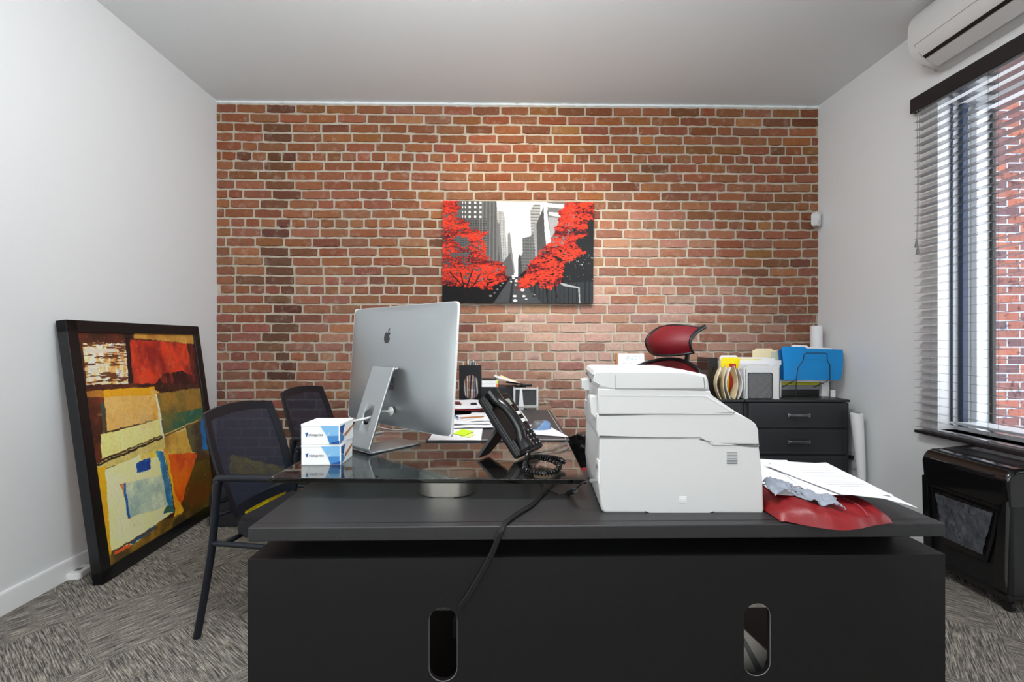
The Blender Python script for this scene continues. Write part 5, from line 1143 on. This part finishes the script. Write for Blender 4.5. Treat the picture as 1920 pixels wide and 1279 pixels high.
# folders standing left of / inside the box
def folder(x, y, w_, h, bend, m, label, z0=0, rz=0, lean=0.0, tabx=0.3, nm='file_folder', group='folders on the drawer cabinet'):
    bm = bmesh.new()
    def fn(s, t):
        hh = h + (0.014 if abs(s - tabx) < 0.17 else 0)
        return Vector(((s - .5) * w_, bend * math.sin(PI * t) + lean * t, hh * t))
    grid_surface(bm, fn, 24, 8, 0.003); o = build(nm, bm, m); o.location = (x, y, ct + z0); o.rotation_euler = (0, 0, rz); return tag(o, label, 'folder', group)
fx = at(1351, 700, 3.25).x
for i, (dx, m, bnd, lab, hh) in enumerate(((0.01, M_cream, 0.030, 'curved cream folder at left end of the file box', .205), (0.045, M_cream, 0.018, 'second cream folder from the left beside the file box', .215), (0.075, M_paper, 0.026, 'white folder curving between the cream ones', .21), (0.105, M_cream, -0.020, 'fourth cream folder from left, next to white box', .215), (0.13, M_paper, -0.026, 'white curved sheet closest to the white file box', .20))):
    folder(fx + dx, 3.30, 0.16, hh, bnd, m, lab, rz=math.radians(78), tabx=.2)
folder(at(1418, 660, 3.42).x, 3.36, 0.30, 0.265, 0, M_paper, 'wide white paper folder behind the white file box', tabx=.7)
folder(at(1400, 660, 3.42).x - .01, 3.395, 0.38, 0.270, 0, M_yellow, 'yellow folder behind the white file box', tabx=.2)
folder(at(1395, 660, 3.42).x, 3.42, 0.36, 0.285, 0, M_paper, 'white papers rising behind the yellow folder', tabx=.2)
folder(at(1450, 650, 3.50).x, 3.475, 0.34, 0.335, 0, M_cream, 'tall cream folder at the back, beside paper roll', tabx=.25)
folder(at(1475, 650, 3.47).x, 3.445, 0.26, 0.325, 0, mat('grey_green_folder', rgb(206, 212, 196), 0.6), 'pale grey green folder in front of the tall cream one', tabx=.3)
bo = thing('binder', 'black binder standing left of the cream folders', 'binder', (at(1328, 700, 3.4).x, 3.42, ct), math.radians(0)); bm = bmesh.new(); prism(bm, rrect(0.07, 0.285, 0.008, 3, 0, 0.1425), -0.1, 0.1, 0.003, 2); build('cover', bm, M_glossb, bo)
rs = bmesh.new(); box(rs, (0, 0, 0.0), (0.06, 0.12, 0.004)); o = build('pink_folder', rs, mat('crimson_card', rgb(190, 30, 70), 0.5)); o.location = (at(1372, 690, 3.36).x, 3.36, ct + .0); bm = None
o.data.transform(Matrix.Translation((0, 0, 0.12)) @ Matrix.Rotation(PI / 2, 4, 'Y') @ Matrix.Scale(4, 4, Vector((1, 0, 0)))); tag(o, 'crimson folder edge between binder and cream folders', 'folder')
# blue folders in wire rack
rk = thing('wire_rack', 'black stepped wire rack holding blue folder on cabinet', 'rack', (at(1518, 700, 3.26).x, 3.26, ct))
def rkp(u, v, d=3.25): q = at(u, v, d); return (q.x - rk.location.x, q.y - rk.location.y, q.z - ct)
bm = bmesh.new()
tube(bm, [rkp(1492.6, 744), rkp(1493, 712), rkp(1496, 690), rkp(1506, 676), rkp(1508, 664), rkp(1512, 662), rkp(1548, 662), rkp(1551, 665), rkp(1551, 676), rkp(1556, 684), rkp(1556, 712), rkp(1556, 746)], 0.0028, 8); build('front_wire', bm, M_metalb, rk)
bm = bmesh.new()
for (a, b, c, d) in ((1493, 713, 1455, 738), (1556, 713, 1512, 737)):
    p, q = Vector(rkp(a, b, 3.25)), Vector(rkp(c, d, 3.45)); q.z = 0.03; pts = []
    for i in range(15): r_ = p.lerp(q, i / 14); r_.z += 0.006 * (i % 2); pts.append(r_)
    tube(bm, pts, 0.0026, 6); tube(bm, [q, Vector((q.x + .01, q.y, 0.004))], 0.0026, 6)
build('step_wire', bm, M_metalb, rk)
def blue(name, y, u0, u1, v0, v1, m, label, bend=0.012, th=0.006):
    p0, p1 = at(u0, v1, y), at(u1, v0, y); W = p1.x - p0.x; H = p1.z - p0.z; bm = bmesh.new()
    def fn(s, t):
        tab = 0.010 if 0.02 < s < 0.38 else 0
        return Vector(((s - .5) * W * (0.91 + 0.09 * t) + 0.035 * t * (1 if True else 0) - .017, -bend * math.sin(PI * t) + 0.055 * t, (H + tab - 0.015 * s) * t))
    grid_surface(bm, fn, 24, 10, th); o = build(name, bm, m, None, 40); o.location = ((p0.x + p1.x) / 2, y, p0.z); tag(o, label, 'folder', 'folders in the wire rack'); return o
blue('blue_folder', 3.285, 1469, 1586, 652, 713, M_blue, 'bright blue folder in front of the wire rack')
blue('blue_folder', 3.345, 1462, 1540, 658, 712, mat('deep_blue_card', rgb(0, 84, 140), 0.5), 'darker blue folder just behind the bright blue one')
blue('paper_stack', 3.315, 1488, 1566, 649, 716, M_paper, 'white papers showing above the bright blue folder', 0.01, 0.004)
# low things beneath the rack; the lowest black block stands in for shadow
for i, (z, h, m, lab) in enumerate(((0.0, 0.050, M_plastic, 'added black block for the shadow beneath the wire rack'), (0.0505, 0.032, mat('mid_grey_pad', rgb(140, 142, 144), 0.6), 'grey pad lying on the black block beneath wire rack'), (0.083, 0.020, mat('olive_yellow_pad', rgb(196, 196, 20), 0.5), 'yellow pad lying on the grey pad beneath wire rack'), (0.1035, 0.012, M_card, 'thin white pad topmost beneath the blue folder'))):
    r = thing('paper_pad' if i else 'shadow_block', lab, 'pad' if i else 'box', (2.09, 3.46, ct + z)); bbox('pages' if i else 'casing', (0, 0, h / 2), (0.30, 0.15, h), m, r, 0.001)
tb_ = bmesh.new()
pr_ = at(1530, 650, 3.52); rl = thing('paper_roll', 'white paper roll standing upright in the corner on cabinet', 'roll', (pr_.x, 3.52, ct)); RH = at(0, 611, 3.52).z - ct
bm = bmesh.new()
def rollf(s, t): a = s * 2 * PI * 2.1; r = 0.030 + 0.0035 * a / PI; return Vector((r * math.cos(a + 0.4), r * math.sin(a + 0.4), RH * t))
grid_surface(bm, rollf, 90, 2, 0.0012); build('rolled_sheet', bm, M_paper, rl, 60); bm = bmesh.new(); lathe(bm, [(0.027, 0), (0.027, RH - .01)], 20); build('core', bm, M_card, rl)
for i, (u, d, s, lab) in enumerate(((1560, 3.34, (0.03, 0.03, 0.05), 'small white carton under the blue folder right end'), (1568, 3.42, (0.060, 0.08, 0.11), 'white box in the corner right of the wire rack'))):
    p = at(u, 700, d); r = thing('small_carton', lab, 'box', (p.x if i == 0 else 2.287, d, ct)); bbox('carton', (0, 0, s[2] / 2), s, M_card, r, 0.002); bbox('flap', (0, -s[1] / 2 - .001, s[2] * .8), (s[0] * .9, 0.0015, s[2] * .3), M_white, r, 0)
# leaning rolls beside the cabinet
lr = thing('paper_tube', 'white paper roll leaning between cabinet and right wall', 'roll', (2.335, 3.14, 0.0))
a = Vector((0.006, -0.04, 0.012)); b = Vector((0.050, 0.02, 0.0)); tp_ = at(1606, 776, 3.13); b = tp_ - Vector(lr.location)
bm = bmesh.new(); tube(bm, [Vector((0.012, -0.02, 0.012)), Vector((0.016, -.018, .30)), b], lambda t: 0.010 + 0.028 * t, 18, 6); tube(bm, [b - Vector((0, 0, .01)), b + Vector((0.002, 0, 0.004))], 0.040, 18); build('outer_sheet', bm, M_paper, lr)
bm = bmesh.new(); tube(bm, [b + Vector((0, 0, -.01)), b + Vector((0.001, 0, 0.0085))], 0.018, 14); build('rolled_core', bm, M_seam, lr)

# ------------------------------------------------------------------ paper shredder
SX0, SX1, SY0, SY1, SZ = 2.165, 2.452, 2.03, 2.44, 0.645
sh = thing('paper_shredder', 'tall black paper shredder with clear waste window under the blind', 'shredder', ((SX0 + SX1) / 2, (SY0 + SY1) / 2, 0), YAW)
sw, sd = (SX1 - SX0) / 2, (SY1 - SY0) / 2
bm = bmesh.new(); box(bm, (0.0, 0, 0.30), (2 * sw - 0.02, 2 * sd, 0.46), 0.02, 3)
ins = bmesh.new()
build('bin_body', bm, M_plastic, sh)
bm = bmesh.new(); prism(bm, [(-sw, 0.47), (-sw - .012, 0.58), (-sw - .002, SZ - .035), (-sw + .014, SZ - .014), (-sw + 0.04, SZ - .004), (sw, SZ + .012), (sw, 0.47)], -sd - 0.006, sd + 0.006, 0.020, 4); build('cutting_head', bm, M_glossb, sh)
bm = bmesh.new(); prism(bm, [(-sw - .004, 0.545), (-sw - .014, 0.60), (-sw + .012, SZ - .035), (-sw + .016, SZ - .040), (-sw - .008, 0.598), (0 - sw + .0, 0.545)], -sd + .05, sd - .05, 0.001, 1); build('front_lip', bm, M_glossb, sh)
bm = bmesh.new()
Mtop = Matrix.Translation((0.02, 0, SZ - .003)) @ Matrix.Rotation(math.radians(-6.2), 4, 'Y')
box(bm, (0.03, 0, 0.006), (0.24, 2 * sd - 0.05, 0.022), 0.009, 3, Mtop); build('top_panel', bm, M_plastic, sh)
bm = bmesh.new(); box(bm, (-0.02, -0.0, 0.0172), (0.012, 2 * sd - 0.14, 0.002), 0, 1, Mtop); box(bm, (0.055, 0, 0.0172), (0.006, 2 * sd - 0.14, 0.002), 0, 1, Mtop); build('feed_slot', bm, M_mark, sh)
bm = bmesh.new(); box(bm, (0.02, 0.0, 0.0176), (0.045, 2 * sd - 0.16, 0.0012), 0, 1, Mtop); build('clear_label', bm, mat('reflective_label', rgb(150, 150, 152), 0.12, metal=0.6, var=0.5, vscale=22), sh)
# clear window bowed outline on the room side
wp = [(-sd + .085, 0.195), (sd - .10, 0.185), (sd - .055, 0.46), (-sd + .035, 0.455), (-sd + .055, 0.32)]
bm = bmesh.new(); prism(bm, [(a, b) for a, b in wp], -sw - 0.004, -sw + 0.012, 0.001, 1, None, 'YZ'); build('window_rim', bm, M_glossb, sh)
bm = bmesh.new(); prism(bm, [(a * .88, 0.33 + (b - .33) * .84) for a, b in wp], -sw - 0.008, -sw - 0.003, 0.001, 1, None, 'YZ'); build('clear_window', bm, M_glossb, sh)
M_shred = mat('clear_bag_with_shreds', rgb(70, 73, 78), 0.25, var=0.9, vscale=22, coat=0.6, bump=1.0, bscale=45)
bm = bmesh.new(); 
def wf_(s, t):
    ya = (-sd + .10) * (1 - t) + (-sd + .055) * t; yb_ = (sd - .12) * (1 - t) + (sd - .08) * t; y = ya + (yb_ - ya) * s; z = 0.225 + 0.205 * t
    return Vector((-sw - 0.009 - 0.010 * abs(mnoise.fractal(Vector((s * 7, t * 4, 2)), .8, 2, 4)), y, z))
grid_surface(bm, wf_, 50, 40, 0.002); build('shreds_bag', bm, M_shred, sh, 60)
for s in (-1, 1):
    bm = bmesh.new()
    p = [(s * (sd - .01) , 0.10), (s * (sd - .01) - s * .05, 0.10), (s * (sd - .02) - s * .012, 0.48), (s * (sd - .0), 0.50)]
    if s < 0: p = p[::-1]
    prism(bm, p, -sw - 0.010, -sw + 0.01, 0.004, 2, None, 'YZ'); build('side_pillar', bm, M_glossb, sh)
bm = bmesh.new(); box(bm, (0, 0, 0.072), (2 * sw - .01, 2 * sd - .01, 0.03), 0.008); build('base_plinth', bm, M_plastic, sh)
bm = bmesh.new(); box(bm, (0.02, -sd - 0.004, 0.36), (0.03, 0.006, 0.09), 0.002); build('door_grip', bm, M_glossb, sh)
bm = bmesh.new(); box(bm, (0.03, -sd - 0.006, 0.455), (0.04, 0.008, 0.02), 0.003); build('latch', bm, M_alu, sh)
for i, (sx, sy) in enumerate(((-1, -1), (-1, 1), (1, -1), (1, 1))):
    bm = bmesh.new(); x, y = sx * (sw - .045), sy * (sd - .04)
    tube(bm, [(x - .009, y, 0.025), (x + .009, y, 0.025)], 0.0245, 16); box(bm, (x, y, 0.052), (0.03, 0.03, 0.012), 0.003); build('caster', bm, M_plastic, sh)
